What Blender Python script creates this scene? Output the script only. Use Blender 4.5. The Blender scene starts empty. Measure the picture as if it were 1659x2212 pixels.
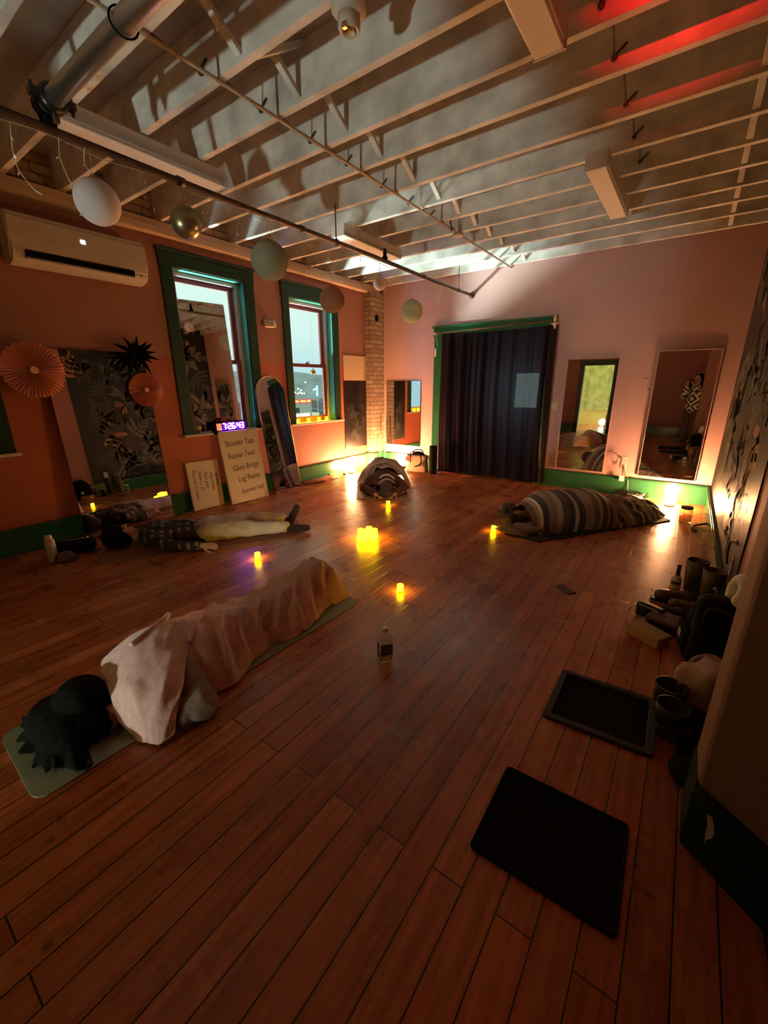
import bpy, bmesh, math, random
from math import pi, sin, cos, tan, radians as R
from mathutils import Vector, Matrix, noise

random.seed(7)
S = bpy.context.scene
COL = S.collection
XL, YB, XR = -4.849, 6.524, 0.384      # left wall, back wall, right wall
ZC, ZD = 3.117, 3.40                   # joist bottoms, ceiling deck
YF = -1.6                              # front wall behind the viewer

# ------------------------------------------------------------------ materials
def nt(m):
    return m.node_tree.nodes, m.node_tree.links

def mat(name, col, rough=0.6, metal=0.0, spec=0.5, bump=0.0, bscale=60.0, var=0.0, vscale=8.0, sheen=0.0, trans=0.0, coat=0.0, stretch=None):
    m = bpy.data.materials.new(name); m.use_nodes = True
    N, L = nt(m); b = N['Principled BSDF']
    b.inputs['Base Color'].default_value = (*col, 1)
    b.inputs['Roughness'].default_value = rough
    b.inputs['Metallic'].default_value = metal
    b.inputs['Specular IOR Level'].default_value = spec
    if sheen: b.inputs['Sheen Weight'].default_value = sheen
    if trans: b.inputs['Transmission Weight'].default_value = trans
    if coat: b.inputs['Coat Weight'].default_value = coat
    if var or bump:
        tc = N.new('ShaderNodeTexCoord'); src = tc.outputs['Object']
        if stretch:
            mp = N.new('ShaderNodeMapping'); mp.inputs['Scale'].default_value = stretch
            L.new(src, mp.inputs['Vector']); src = mp.outputs['Vector']
    if var:
        n = N.new('ShaderNodeTexNoise'); n.inputs['Scale'].default_value = vscale; n.inputs['Detail'].default_value = 6
        L.new(src, n.inputs['Vector'])
        r = N.new('ShaderNodeValToRGB')
        r.color_ramp.elements[0].position = .3; r.color_ramp.elements[1].position = .7
        r.color_ramp.elements[0].color = (*[c * (1 - var) for c in col], 1)
        r.color_ramp.elements[1].color = (*[min(1, c * (1 + var * .6)) for c in col], 1)
        L.new(n.outputs['Fac'], r.inputs['Fac']); L.new(r.outputs['Color'], b.inputs['Base Color'])
    if bump:
        n2 = N.new('ShaderNodeTexNoise'); n2.inputs['Scale'].default_value = bscale; n2.inputs['Detail'].default_value = 4
        L.new(src, n2.inputs['Vector'])
        bp = N.new('ShaderNodeBump'); bp.inputs['Strength'].default_value = bump; bp.inputs['Distance'].default_value = .01
        L.new(n2.outputs['Fac'], bp.inputs['Height']); L.new(bp.outputs['Normal'], b.inputs['Normal'])
    return m

def emit(name, col, strength):
    m = bpy.data.materials.new(name); m.use_nodes = True
    N, L = nt(m); b = N['Principled BSDF']
    b.inputs['Base Color'].default_value = (*[min(1, c) * .5 for c in col], 1)
    b.inputs['Emission Color'].default_value = (*col, 1)
    b.inputs['Emission Strength'].default_value = strength
    return m

def mirror_mat():
    m = bpy.data.materials.new('mirror_silver'); m.use_nodes = True
    N, L = nt(m); b = N['Principled BSDF']
    b.inputs['Base Color'].default_value = (.86, .87, .85, 1)
    b.inputs['Metallic'].default_value = 1; b.inputs['Roughness'].default_value = .0
    return m

def pane_mat():
    m = bpy.data.materials.new('window_pane_glass'); m.use_nodes = True
    N, L = nt(m); N.remove(N['Principled BSDF']); out = N['Material Output']
    t = N.new('ShaderNodeBsdfTransparent'); g = N.new('ShaderNodeBsdfGlossy'); g.inputs['Roughness'].default_value = .01
    t.inputs['Color'].default_value = (.93, .97, .96, 1)
    lw = N.new('ShaderNodeLayerWeight'); lw.inputs['Blend'].default_value = .5
    pw = N.new('ShaderNodeMath'); pw.operation = 'POWER'; pw.inputs[1].default_value = 4.5; L.new(lw.outputs['Facing'], pw.inputs[0])
    f = N.new('ShaderNodeMath'); f.operation = 'MULTIPLY_ADD'; f.inputs[1].default_value = .5; f.inputs[2].default_value = .03; L.new(pw.outputs[0], f.inputs[0])
    mx = N.new('ShaderNodeMixShader')
    L.new(f.outputs[0], mx.inputs['Fac']); L.new(t.outputs[0], mx.inputs[1]); L.new(g.outputs[0], mx.inputs[2])
    L.new(mx.outputs[0], out.inputs['Surface'])
    return m

def thin_glass(name, col, base):
    m = pane_mat(); m.name = name
    for n in m.node_tree.nodes:
        if n.type == 'BSDF_TRANSPARENT': n.inputs['Color'].default_value = (*col, 1)
        if n.type == 'MATH' and n.operation == 'MULTIPLY_ADD': n.inputs[2].default_value = base
    return m

def floor_mat():
    m = bpy.data.materials.new('fir_floorboards'); m.use_nodes = True
    N, L = nt(m); b = N['Principled BSDF']
    tc = N.new('ShaderNodeTexCoord'); mp = N.new('ShaderNodeMapping')
    mp.inputs['Rotation'].default_value = (0, 0, R(90))
    L.new(tc.outputs['Object'], mp.inputs['Vector'])
    br = N.new('ShaderNodeTexBrick')
    br.inputs['Scale'].default_value = 1; br.offset = .37; br.squash = 1
    br.inputs['Brick Width'].default_value = 2.3; br.inputs['Row Height'].default_value = .107
    br.inputs['Mortar Size'].default_value = .0028; br.inputs['Mortar Smooth'].default_value = .3
    br.inputs['Bias'].default_value = -.1
    br.inputs['Color1'].default_value = (.47, .128, .044, 1); br.inputs['Color2'].default_value = (.80, .275, .108, 1)
    br.inputs['Mortar'].default_value = (.02, .006, .003, 1)
    L.new(mp.outputs['Vector'], br.inputs['Vector'])
    gm = N.new('ShaderNodeMapping'); gm.inputs['Scale'].default_value = (28, 1.6, 1)
    L.new(tc.outputs['Object'], gm.inputs['Vector'])
    gn = N.new('ShaderNodeTexNoise'); gn.inputs['Scale'].default_value = 1.3; gn.inputs['Detail'].default_value = 7; gn.inputs['Roughness'].default_value = .62
    L.new(gm.outputs['Vector'], gn.inputs['Vector'])
    gr = N.new('ShaderNodeValToRGB'); gr.color_ramp.elements[0].position = .34; gr.color_ramp.elements[1].position = .66
    gr.color_ramp.elements[0].color = (.52, .45, .4, 1); gr.color_ramp.elements[1].color = (1.12, 1.1, 1.08, 1)
    L.new(gn.outputs['Fac'], gr.inputs['Fac'])
    m1 = N.new('ShaderNodeMix'); m1.data_type = 'RGBA'; m1.blend_type = 'MULTIPLY'; m1.inputs['Factor'].default_value = .85
    L.new(br.outputs['Color'], m1.inputs['A']); L.new(gr.outputs['Color'], m1.inputs['B'])
    sn = N.new('ShaderNodeTexNoise'); sn.inputs['Scale'].default_value = 3.4; sn.inputs['Detail'].default_value = 5
    L.new(tc.outputs['Object'], sn.inputs['Vector'])
    sr = N.new('ShaderNodeValToRGB'); sr.color_ramp.elements[0].position = .25; sr.color_ramp.elements[1].position = .70
    sr.color_ramp.elements[0].color = (.72, .68, .66, 1); sr.color_ramp.elements[1].color = (1, 1, 1, 1)
    L.new(sn.outputs['Fac'], sr.inputs['Fac'])
    m2 = N.new('ShaderNodeMix'); m2.data_type = 'RGBA'; m2.blend_type = 'MULTIPLY'; m2.inputs['Factor'].default_value = .8
    L.new(m1.outputs['Result'], m2.inputs['A']); L.new(sr.outputs['Color'], m2.inputs['B'])
    # small dark knots and nail scars
    vo = N.new('ShaderNodeTexVoronoi'); vo.inputs['Scale'].default_value = 5.0; vo.inputs['Randomness'].default_value = 1
    L.new(tc.outputs['Object'], vo.inputs['Vector'])
    vr = N.new('ShaderNodeValToRGB'); vr.color_ramp.elements[0].position = .035; vr.color_ramp.elements[1].position = .10
    vr.color_ramp.elements[0].color = (.25, .2, .18, 1); vr.color_ramp.elements[1].color = (1, 1, 1, 1)
    L.new(vo.outputs['Distance'], vr.inputs['Fac'])
    m3 = N.new('ShaderNodeMix'); m3.data_type = 'RGBA'; m3.blend_type = 'MULTIPLY'; m3.inputs['Factor'].default_value = .8
    L.new(m2.outputs['Result'], m3.inputs['A']); L.new(vr.outputs['Color'], m3.inputs['B'])
    L.new(m3.outputs['Result'], b.inputs['Base Color'])
    rr = N.new('ShaderNodeMapRange'); rr.inputs['To Min'].default_value = .17; rr.inputs['To Max'].default_value = .40
    L.new(sn.outputs['Fac'], rr.inputs['Value']); L.new(rr.outputs['Result'], b.inputs['Roughness'])
    b.inputs['Specular IOR Level'].default_value = .55
    # worn, slightly cupped boards
    wm = N.new('ShaderNodeMapping'); wm.inputs['Scale'].default_value = (9, 2.2, 1)
    L.new(tc.outputs['Object'], wm.inputs['Vector'])
    wn = N.new('ShaderNodeTexNoise'); wn.inputs['Scale'].default_value = 2.2; wn.inputs['Detail'].default_value = 5
    L.new(wm.outputs['Vector'], wn.inputs['Vector'])
    ws = N.new('ShaderNodeMath'); ws.operation = 'MULTIPLY'; ws.inputs[1].default_value = .38; L.new(wn.outputs['Fac'], ws.inputs[0])
    ad = N.new('ShaderNodeMath'); ad.operation = 'MULTIPLY_ADD'; ad.inputs[1].default_value = -.5
    L.new(br.outputs['Fac'], ad.inputs[0]); L.new(ws.outputs[0], ad.inputs[2])
    bp = N.new('ShaderNodeBump'); bp.inputs['Strength'].default_value = .26; bp.inputs['Distance'].default_value = .006
    L.new(ad.outputs[0], bp.inputs['Height']); L.new(bp.outputs['Normal'], b.inputs['Normal'])
    return m

def brick_mat():
    m = bpy.data.materials.new('chimney_brick'); m.use_nodes = True
    N, L = nt(m); b = N['Principled BSDF']; b.inputs['Roughness'].default_value = .9
    tc = N.new('ShaderNodeTexCoord'); sx = N.new('ShaderNodeSeparateXYZ'); L.new(tc.outputs['Object'], sx.inputs[0])
    a = N.new('ShaderNodeMath'); a.operation = 'ADD'; L.new(sx.outputs[0], a.inputs[0]); L.new(sx.outputs[1], a.inputs[1])
    c = N.new('ShaderNodeCombineXYZ'); L.new(a.outputs[0], c.inputs[0]); L.new(sx.outputs[2], c.inputs[1])
    br = N.new('ShaderNodeTexBrick'); br.inputs['Scale'].default_value = 1
    br.inputs['Brick Width'].default_value = .2; br.inputs['Row Height'].default_value = .075; br.inputs['Mortar Size'].default_value = .008
    br.inputs['Color1'].default_value = (.50, .36, .26, 1); br.inputs['Color2'].default_value = (.34, .22, .15, 1); br.inputs['Mortar'].default_value = (.2, .14, .1, 1)
    L.new(c.outputs[0], br.inputs['Vector']); L.new(br.outputs['Color'], b.inputs['Base Color'])
    n = N.new('ShaderNodeTexNoise'); n.inputs['Scale'].default_value = 30; L.new(tc.outputs['Object'], n.inputs['Vector'])
    ad = N.new('ShaderNodeMath'); ad.operation = 'MULTIPLY_ADD'; ad.inputs[1].default_value = -1
    L.new(br.outputs['Fac'], ad.inputs[0]); L.new(n.outputs['Fac'], ad.inputs[2])
    bp = N.new('ShaderNodeBump'); bp.inputs['Distance'].default_value = .012; L.new(ad.outputs[0], bp.inputs['Height']); L.new(bp.outputs['Normal'], b.inputs['Normal'])
    return m

def stripes_mat(name, stops, rough=.95):
    """woven stripes running across a cloth, read from its own UV length"""
    m = bpy.data.materials.new(name); m.use_nodes = True
    N, L = nt(m); b = N['Principled BSDF']; b.inputs['Roughness'].default_value = rough; b.inputs['Sheen Weight'].default_value = .1
    uv = N.new('ShaderNodeUVMap'); sx = N.new('ShaderNodeSeparateXYZ'); L.new(uv.outputs[0], sx.inputs[0])
    mu = N.new('ShaderNodeMath'); mu.operation = 'MULTIPLY'; mu.inputs[1].default_value = 1.55; L.new(sx.outputs[0], mu.inputs[0])
    fr = N.new('ShaderNodeMath'); fr.operation = 'FRACT'; L.new(mu.outputs[0], fr.inputs[0])
    r = N.new('ShaderNodeValToRGB'); r.color_ramp.interpolation = 'CONSTANT'
    els = r.color_ramp.elements
    els[0].position = stops[0][0]; els[0].color = (*stops[0][1], 1)
    els[1].position = stops[1][0]; els[1].color = (*stops[1][1], 1)
    for p, c in stops[2:]:
        e = els.new(p); e.color = (*c, 1)
    L.new(fr.outputs[0], r.inputs['Fac'])
    n = N.new('ShaderNodeTexNoise'); n.inputs['Scale'].default_value = 220
    mx = N.new('ShaderNodeMix'); mx.data_type = 'RGBA'; mx.blend_type = 'MULTIPLY'; mx.inputs['Factor'].default_value = .5
    L.new(r.outputs[0], mx.inputs['A']); L.new(n.outputs['Fac'], mx.inputs['B']); L.new(mx.outputs['Result'], b.inputs['Base Color'])
    bp = N.new('ShaderNodeBump'); bp.inputs['Strength'].default_value = .4; bp.inputs['Distance'].default_value = .004
    L.new(n.outputs['Fac'], bp.inputs['Height']); L.new(bp.outputs['Normal'], b.inputs['Normal'])
    return m

def plaid_mat(name, dark, light, pitch=.075, axes=(0, 1)):
    m = bpy.data.materials.new(name); m.use_nodes = True
    N, L = nt(m); b = N['Principled BSDF']; b.inputs['Roughness'].default_value = .9
    tc = N.new('ShaderNodeTexCoord'); sx = N.new('ShaderNodeSeparateXYZ'); L.new(tc.outputs['Object'], sx.inputs[0])
    outs = []
    for ax in axes:
        d = N.new('ShaderNodeMath'); d.operation = 'DIVIDE'; d.inputs[1].default_value = pitch; L.new(sx.outputs[ax], d.inputs[0])
        f = N.new('ShaderNodeMath'); f.operation = 'FRACT'; L.new(d.outputs[0], f.inputs[0])
        g = N.new('ShaderNodeMath'); g.operation = 'LESS_THAN'; g.inputs[1].default_value = .4; L.new(f.outputs[0], g.inputs[0])
        outs.append(g)
    a = N.new('ShaderNodeMath'); a.operation = 'ADD'; L.new(outs[0].outputs[0], a.inputs[0]); L.new(outs[1].outputs[0], a.inputs[1])
    h = N.new('ShaderNodeMath'); h.operation = 'MULTIPLY'; h.inputs[1].default_value = .5; L.new(a.outputs[0], h.inputs[0])
    r = N.new('ShaderNodeValToRGB'); r.color_ramp.interpolation = 'CONSTANT'
    r.color_ramp.elements[0].position = 0; r.color_ramp.elements[0].color = (*dark, 1)
    r.color_ramp.elements[1].position = .9; r.color_ramp.elements[1].color = (*light, 1)
    e = r.color_ramp.elements.new(.4); e.color = (*[d * .8 + l * .05 for d, l in zip(dark, light)], 1)
    L.new(h.outputs[0], r.inputs['Fac']); L.new(r.outputs[0], b.inputs['Base Color'])
    return m

def diamond_mat(name, dark, light):
    m = bpy.data.materials.new(name); m.use_nodes = True
    N, L = nt(m); b = N['Principled BSDF']; b.inputs['Roughness'].default_value = .95
    tc = N.new('ShaderNodeTexCoord'); sx = N.new('ShaderNodeSeparateXYZ'); L.new(tc.outputs['Object'], sx.inputs[0])
    def f(op, a, c):
        k = N.new('ShaderNodeMath'); k.operation = op
        if isinstance(a, (int, float)): k.inputs[0].default_value = a
        else: L.new(a, k.inputs[0])
        if c is not None:
            if isinstance(c, (int, float)): k.inputs[1].default_value = c
            else: L.new(c, k.inputs[1])
        return k.outputs[0]
    x = f('ABSOLUTE', f('SUBTRACT', f('FRACT', f('DIVIDE', sx.outputs[0], .36), None), .5), None)
    z = f('ABSOLUTE', f('SUBTRACT', f('FRACT', f('DIVIDE', sx.outputs[2], .36), None), .5), None)
    s = f('LESS_THAN', f('FRACT', f('MULTIPLY', f('ADD', x, z), 3.0), None), .5)
    mx = N.new('ShaderNodeMix'); mx.data_type = 'RGBA'; L.new(s, mx.inputs['Factor'])
    mx.inputs['A'].default_value = (*light, 1); mx.inputs['B'].default_value = (*dark, 1)
    L.new(mx.outputs['Result'], b.inputs['Base Color'])
    return m

def curtain_mat():
    m = bpy.data.materials.new('purple_curtain_cloth'); m.use_nodes = True
    N, L = nt(m); N.remove(N['Principled BSDF']); out = N['Material Output']
    d = N.new('ShaderNodeBsdfDiffuse'); d.inputs['Color'].default_value = (.022, .013, .018, 1)
    t = N.new('ShaderNodeBsdfTranslucent'); t.inputs['Color'].default_value = (.13, .11, .16, 1)
    tr = N.new('ShaderNodeBsdfTransparent')
    a = N.new('ShaderNodeMixShader'); a.inputs[0].default_value = .45
    L.new(d.outputs[0], a.inputs[1]); L.new(t.outputs[0], a.inputs[2])
    c = N.new('ShaderNodeMixShader'); c.inputs[0].default_value = .03
    L.new(a.outputs[0], c.inputs[1]); L.new(tr.outputs[0], c.inputs[2]); L.new(c.outputs[0], out.inputs['Surface'])
    return m

def paper_mat(name, col):
    m = bpy.data.materials.new(name); m.use_nodes = True
    N, L = nt(m); N.remove(N['Principled BSDF']); out = N['Material Output']
    d = N.new('ShaderNodeBsdfDiffuse'); d.inputs['Color'].default_value = (*col, 1)
    t = N.new('ShaderNodeBsdfTranslucent'); t.inputs['Color'].default_value = (*col, 1)
    a = N.new('ShaderNodeMixShader'); a.inputs[0].default_value = .3
    L.new(d.outputs[0], a.inputs[1]); L.new(t.outputs[0], a.inputs[2]); L.new(a.outputs[0], out.inputs['Surface'])
    return m

def joist_mat():
    m = mat('whitewashed_wood', (.66, .645, .615), .85, bump=.25, bscale=40, var=.34, vscale=5.5, stretch=(.8, 1, 1))
    return m

M = {}
M['floor'] = floor_mat()
M['joist'] = joist_mat()
M['deck'] = mat('whitewashed_deck', (.64, .63, .60), .9, bump=.2, var=.25, vscale=3)
M['salmon'] = mat('salmon_plaster', (.35, .145, .095), .7, bump=.08, bscale=25, var=.06, vscale=2)
M['coral'] = mat('coral_plaster', (.43, .100, .05), .65, bump=.08, bscale=25, var=.06, vscale=2)
M['pink'] = mat('pink_plaster', (.56, .345, .33), .7, bump=.08, bscale=25, var=.06, vscale=2)
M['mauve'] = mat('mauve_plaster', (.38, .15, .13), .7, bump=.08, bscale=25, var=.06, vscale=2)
M['front'] = mat('shaded_mauve_plaster', (.20, .075, .06), .7, bump=.08, bscale=25, var=.06, vscale=2)  # mauve darkened in colour to hold back bounced light near the viewer
M['piergreen'] = mat('pier_baseboard_shaded_green', (.003, .010, .006), .6, spec=.15)  # baseboard green with the dim foreground put into its colour
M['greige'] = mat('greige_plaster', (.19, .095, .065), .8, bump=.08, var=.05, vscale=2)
M['green'] = mat('green_gloss_paint', (.022, .12, .05), .17, bump=.05, bscale=12, var=.15, vscale=5)
M['dkgreen'] = mat('shaded_green_gloss_paint', (.007, .034, .015), .5, spec=.25, bump=.05, bscale=12, var=.15, vscale=5)  # green darkened in colour for the shadowed faces of the casings
M['jambgreen'] = mat('teal_green_paint', (.06, .30, .22), .35)
M['ledge'] = mat('cream_painted_timber', (.62, .44, .32), .7, bump=.15, bscale=30, var=.12, vscale=4)
M['sash'] = mat('maroon_sash_paint', (.16, .035, .035), .45)
M['stop'] = mat('lavender_white_paint', (.60, .52, .58), .5)
M['sill'] = mat('cream_sill_paint', (.68, .52, .42), .5)
M['pane'] = pane_mat()
M['mirror'] = mirror_mat()
M['brick'] = brick_mat()
M['black'] = mat('soft_black', (.004, .004, .004), .9, spec=.08)
M['blackgloss'] = mat('black_plastic', (.008, .008, .008), .3)
M['rubber'] = mat('black_rubber_mat', (.0045, .0045, .005), .9, spec=.15, bump=.3, bscale=160)
M['rubberrim'] = mat('worn_rubber_rim', (.03, .026, .03), .75)
M['iron'] = mat('rusty_black_pipe', (.085, .05, .035), .5, metal=.4, var=.3, vscale=20)
M['galv'] = mat('galvanised_steel', (.72, .71, .60), .34, metal=1.0, bump=.06, bscale=12)
M['conduit'] = mat('painted_conduit', (.45, .37, .30), .6, var=.2, vscale=15)
M['white'] = mat('white_plastic', (.72, .70, .66), .45)
M['cream'] = mat('cream_plastic', (.58, .50, .42), .5)
M['fixture'] = mat('fixture_enamel', (.62, .56, .50), .5)
M['diffuser'] = mat('fixture_diffuser', (.78, .74, .70), .35)
M['gold'] = mat('gold_mirror_ball', (.75, .50, .16), .12, metal=1)
M['brass'] = mat('aged_brass', (.55, .36, .13), .35, metal=1)
M['curtain'] = curtain_mat()
M['wood'] = mat('pale_wood', (.50, .30, .15), .5, var=.25, vscale=6, stretch=(1, 1, .2))
M['woodblock'] = mat('varnished_wood', (.52, .34, .14), .4, var=.3, vscale=12, stretch=(1, 6, 6))
M['darkwood'] = mat('dark_wood', (.10, .05, .03), .5, var=.25, vscale=8)
M['card'] = mat('tan_card', (.62, .42, .26), .8)
M['board'] = mat('whiteboard_face', (.72, .60, .46), .35, var=.05, vscale=3)
M['boardedge'] = mat('whiteboard_edge', (.62, .50, .40), .6)
M['ink'] = mat('brown_black_marker', (.05, .022, .012), .7)
M['pinkfleece'] = mat('pink_fleece', (.93, .54, .48), 1.0, bump=.4, bscale=190, var=.16, vscale=30, sheen=.35)
M['serape'] = stripes_mat('striped_serape_weave', [
    (0, (0.145, 0.087, 0.065)), (.10, (0.435, 0.290, 0.203)), (.16, (0.800, 0.754, 0.609)), (.20, (0.072, 0.043, 0.036)), (.30, (0.362, 0.217, 0.145)), (.42, (0.609, 0.450, 0.319)),
    (.50, (0.160, 0.087, 0.065)), (.58, (0.072, 0.043, 0.036)), (.64, (0.800, 0.696, 0.551)), (.68, (0.087, 0.051, 0.043)), (.76, (0.493, 0.334, 0.232)), (.88, (0.261, 0.160, 0.116)), (.95, (0.725, 0.580, 0.435))])
M['greyblanket'] = stripes_mat('pale_patterned_throw', [(0, (.45, .30, .22)), (.12, (.14, .07, .05)), (.2, (.5, .36, .27)), (.4, (.42, .27, .2)), (.52, (.12, .06, .05)), (.6, (.5, .36, .27)), (.8, (.3, .18, .13))])
M['greycloth'] = mat('grey_beige_knit', (.29, .215, .165), 1.0, bump=.5, bscale=150, var=.15, vscale=20)
M['plaid'] = plaid_mat('dark_plaid_flannel', (.022, .012, .018), (.25, .17, .17))
M['trousers'] = mat('cream_trousers', (.64, .52, .44), .95, bump=.35, bscale=30, var=.12, vscale=14)
M['sock'] = mat('dark_knit_sock', (.030, .014, .012), .95)
M['skin'] = mat('skin', (.55, .30, .21), .5)
M['hair'] = mat('black_hair', (.0022, .002, .002), .7, spec=.10, bump=.8, bscale=90, stretch=(1, 1, 6))
M['brownhair'] = mat('dark_brown_hair', (.030, .014, .010), .6, bump=.6, bscale=80)
M['maroonknit'] = mat('maroon_knit', (.075, .024, .018), .95, bump=.4, bscale=120)
M['matgrey'] = mat('sage_grey_yoga_mat', (.27, .29, .20), .85, bump=.3, bscale=220, var=.06, vscale=5)
M['matbrown'] = mat('taupe_yoga_mat', (.21, .13, .085), .85, bump=.3, bscale=220)
M['matred'] = mat('terracotta_yoga_mat', (.24, .09, .055), .85, bump=.3, bscale=220)
M['matdark'] = mat('charcoal_yoga_mat', (.012, .010, .010), .9)
M['canvas'] = mat('natural_canvas', (.60, .44, .33), .95, bump=.3, bscale=120, var=.1, vscale=9)
M['salt'] = emit('glowing_egg_glass', (1, .45, .18), 720)
M['candle'] = emit('glowing_wax', (1, .56, .0022), 48)
M['candlewax'] = mat('cream_wax', (.8, .6, .25), .5)
M['lampcord'] = mat('cream_cord', (.62, .47, .30), .5)
M['clearglass'] = thin_glass('clear_glass', (.90, .88, .82), .06)
M['water'] = thin_glass('amber_water', (.80, .66, .50), .02)
M['leather'] = mat('black_leather', (.008, .006, .006), .5, spec=.25, bump=.3, bscale=60)
M['brownleather'] = mat('brown_leather', (.075, .04, .025), .45, bump=.3, bscale=60, var=.2, vscale=14)
M['fanpaper'] = mat('pink_tissue_paper', (.88, .44, .36), .9)
M['bluevinyl'] = emit('clock_digit', (.42, .11, 1.0), 24)
M['purpleglow'] = emit('clock_edge_glow', (.30, .04, 1.0), 22)
M['orangeglow'] = emit('clock_side_glow', (1.0, .22, .10), 1.4)
M['led'] = emit('small_white_led', (.85, .95, 1.0), 30)
M['redlens'] = emit('red_lens', (1, .02, .01), 25)
M['mural'] = mat('black_botanical_wallpaper', (.005, .005, .006), .46, spec=.30, bump=.25, bscale=9, stretch=(1, 1, .35))
M['leaf1'] = mat('print_grey_leaf', (.115, .11, .10), .46, spec=.30)
M['leaf2'] = mat('print_dim_leaf', (.040, .040, .040), .46, spec=.30)
M['leaf3'] = mat('print_copper_leaf', (.34, .17, .085), .46, spec=.30)
M['picture'] = mat('dark_print_ground', (.010, .007, .008), .3)

# ------------------------------------------------------------------ objects
def obj(name, bm, m=None, parent=None, smooth=False, loc=(0, 0, 0), rot=(0, 0, 0)):
    if isinstance(bm, bmesh.types.BMesh):
        bmesh.ops.recalc_face_normals(bm, faces=bm.faces) if len(bm.faces) else None
        me = bpy.data.meshes.new(name); bm.to_mesh(me); bm.free()
    else:
        me = bm; me.name = name
    if m is not None:
        for k in (m if isinstance(m, (list, tuple)) else [m]):
            me.materials.append(M[k] if isinstance(k, str) else k)
    if smooth:
        for p in me.polygons: p.use_smooth = True
    o = bpy.data.objects.new(name, me); COL.objects.link(o)
    o.location = loc; o.rotation_euler = rot
    if parent: o.parent = parent
    return o

def tag(o, label, cat, group=None, kind=None):
    if label: o['label'] = label
    if cat: o['category'] = cat
    if group: o['group'] = group
    if kind: o['kind'] = kind
    return o

def thing(name, label, cat, loc=(0, 0, 0), rotz=0, group=None, rot=None):
    o = bpy.data.objects.new(name, None); COL.objects.link(o)
    o.empty_display_size = .05
    o.location = loc; o.rotation_euler = rot if rot else (0, 0, rotz)
    return tag(o, label, cat, group)

def struct(name, bm, m, parent=None, smooth=False, **k):
    o = obj(name, bm, m, parent, smooth, **k)
    if not parent: o['kind'] = 'structure'
    return o

def sempty(name, loc=(0, 0, 0), rotz=0):
    o = bpy.data.objects.new(name, None); COL.objects.link(o); o.location = loc; o.rotation_euler = (0, 0, rotz); o['kind'] = 'structure'
    return o

def dup(root, loc=None, rotz=None, label=None, group=None):
    r = root.copy(); COL.objects.link(r)
    if loc is not None: r.location = loc
    if rotz is not None: r.rotation_euler = (0, 0, rotz)
    if label: r['label'] = label
    if group: r['group'] = group
    for ch in list(root.children):
        c = ch.copy(); COL.objects.link(c); c.parent = r
        for g in list(ch.children):
            d = g.copy(); COL.objects.link(d); d.parent = c
    return r

# ------------------------------------------------------------------ mesh helpers
def BM(): return bmesh.new()

def tf(vs, loc=(0, 0, 0), rot=None):
    mt = Matrix.Translation(loc)
    if rot is not None:
        from mathutils import Euler
        mt = mt @ Euler(rot).to_matrix().to_4x4()
    for v in vs: v.co = mt @ v.co

def box(bm, x0, x1, y0, y1, z0, z1, bev=0, seg=2, loc=None, rot=None):
    r = bmesh.ops.create_cube(bm, size=1)
    for v in r['verts']:
        v.co = Vector(((x0 + x1) / 2 + v.co.x * (x1 - x0), (y0 + y1) / 2 + v.co.y * (y1 - y0), (z0 + z1) / 2 + v.co.z * (z1 - z0)))
    vs = r['verts']
    if bev:
        es = list({e for v in vs for e in v.link_edges})
        q = bmesh.ops.bevel(bm, geom=es, offset=bev, segments=seg, affect='EDGES', profile=.5)
        vs = list({v for f in q['faces'] for v in f.verts} | {v for v in vs if v.is_valid})
    if loc or rot: tf(vs, loc or (0, 0, 0), rot)
    return vs

def lathe(bm, prof, n=24, loc=(0, 0, 0), rot=None, close=True):
    rings = []
    for r, z in prof:
        rings.append([bm.verts.new((r * cos(2 * pi * i / n), r * sin(2 * pi * i / n), z)) for i in range(n)])
    for a, b in zip(rings, rings[1:]):
        for i in range(n):
            bm.faces.new((a[i], a[(i + 1) % n], b[(i + 1) % n], b[i]))
    if close:
        if prof[0][0] > 1e-6: bm.faces.new(list(reversed(rings[0])))
        if prof[-1][0] > 1e-6: bm.faces.new(rings[-1])
    vs = [v for q in rings for v in q]
    tf(vs, loc, rot)
    return vs

def tube(bm, pts, r, n=8, closed=False):
    pts = [Vector(p) for p in pts]; rings = []
    rr = r if isinstance(r, (list, tuple)) else [r] * len(pts)
    up = None
    for i, p in enumerate(pts):
        a = pts[(i - 1) % len(pts)] if (closed or i > 0) else p
        b = pts[(i + 1) % len(pts)] if (closed or i < len(pts) - 1) else p
        d = (b - a).normalized()
        if up is None:
            up = Vector((0, 0, 1)) if abs(d.z) < .9 else Vector((1, 0, 0))
        s = d.cross(up)
        if s.length < 1e-5: s = d.cross(Vector((.3, 1, .2)))
        s.normalize(); u = s.cross(d).normalized(); up = u
        rings.append([bm.verts.new(p + (s * cos(2 * pi * k / n) + u * sin(2 * pi * k / n)) * rr[i]) for k in range(n)])
    m = len(rings)
    for i in range(m if closed else m - 1):
        A, B = rings[i], rings[(i + 1) % m]
        for k in range(n):
            bm.faces.new((A[k], A[(k + 1) % n], B[(k + 1) % n], B[k]))
    if not closed:
        bm.faces.new(list(reversed(rings[0]))); bm.faces.new(rings[-1])
    return rings

def prism(bm, pts, z0, z1):
    """polygon in xy extruded in z"""
    a = [bm.verts.new((x, y, z0)) for x, y in pts]; b = [bm.verts.new((x, y, z1)) for x, y in pts]
    n = len(pts)
    for i in range(n): bm.faces.new((a[i], a[(i + 1) % n], b[(i + 1) % n], b[i]))
    bm.faces.new(list(reversed(a))); bm.faces.new(b)
    return a + b

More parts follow.
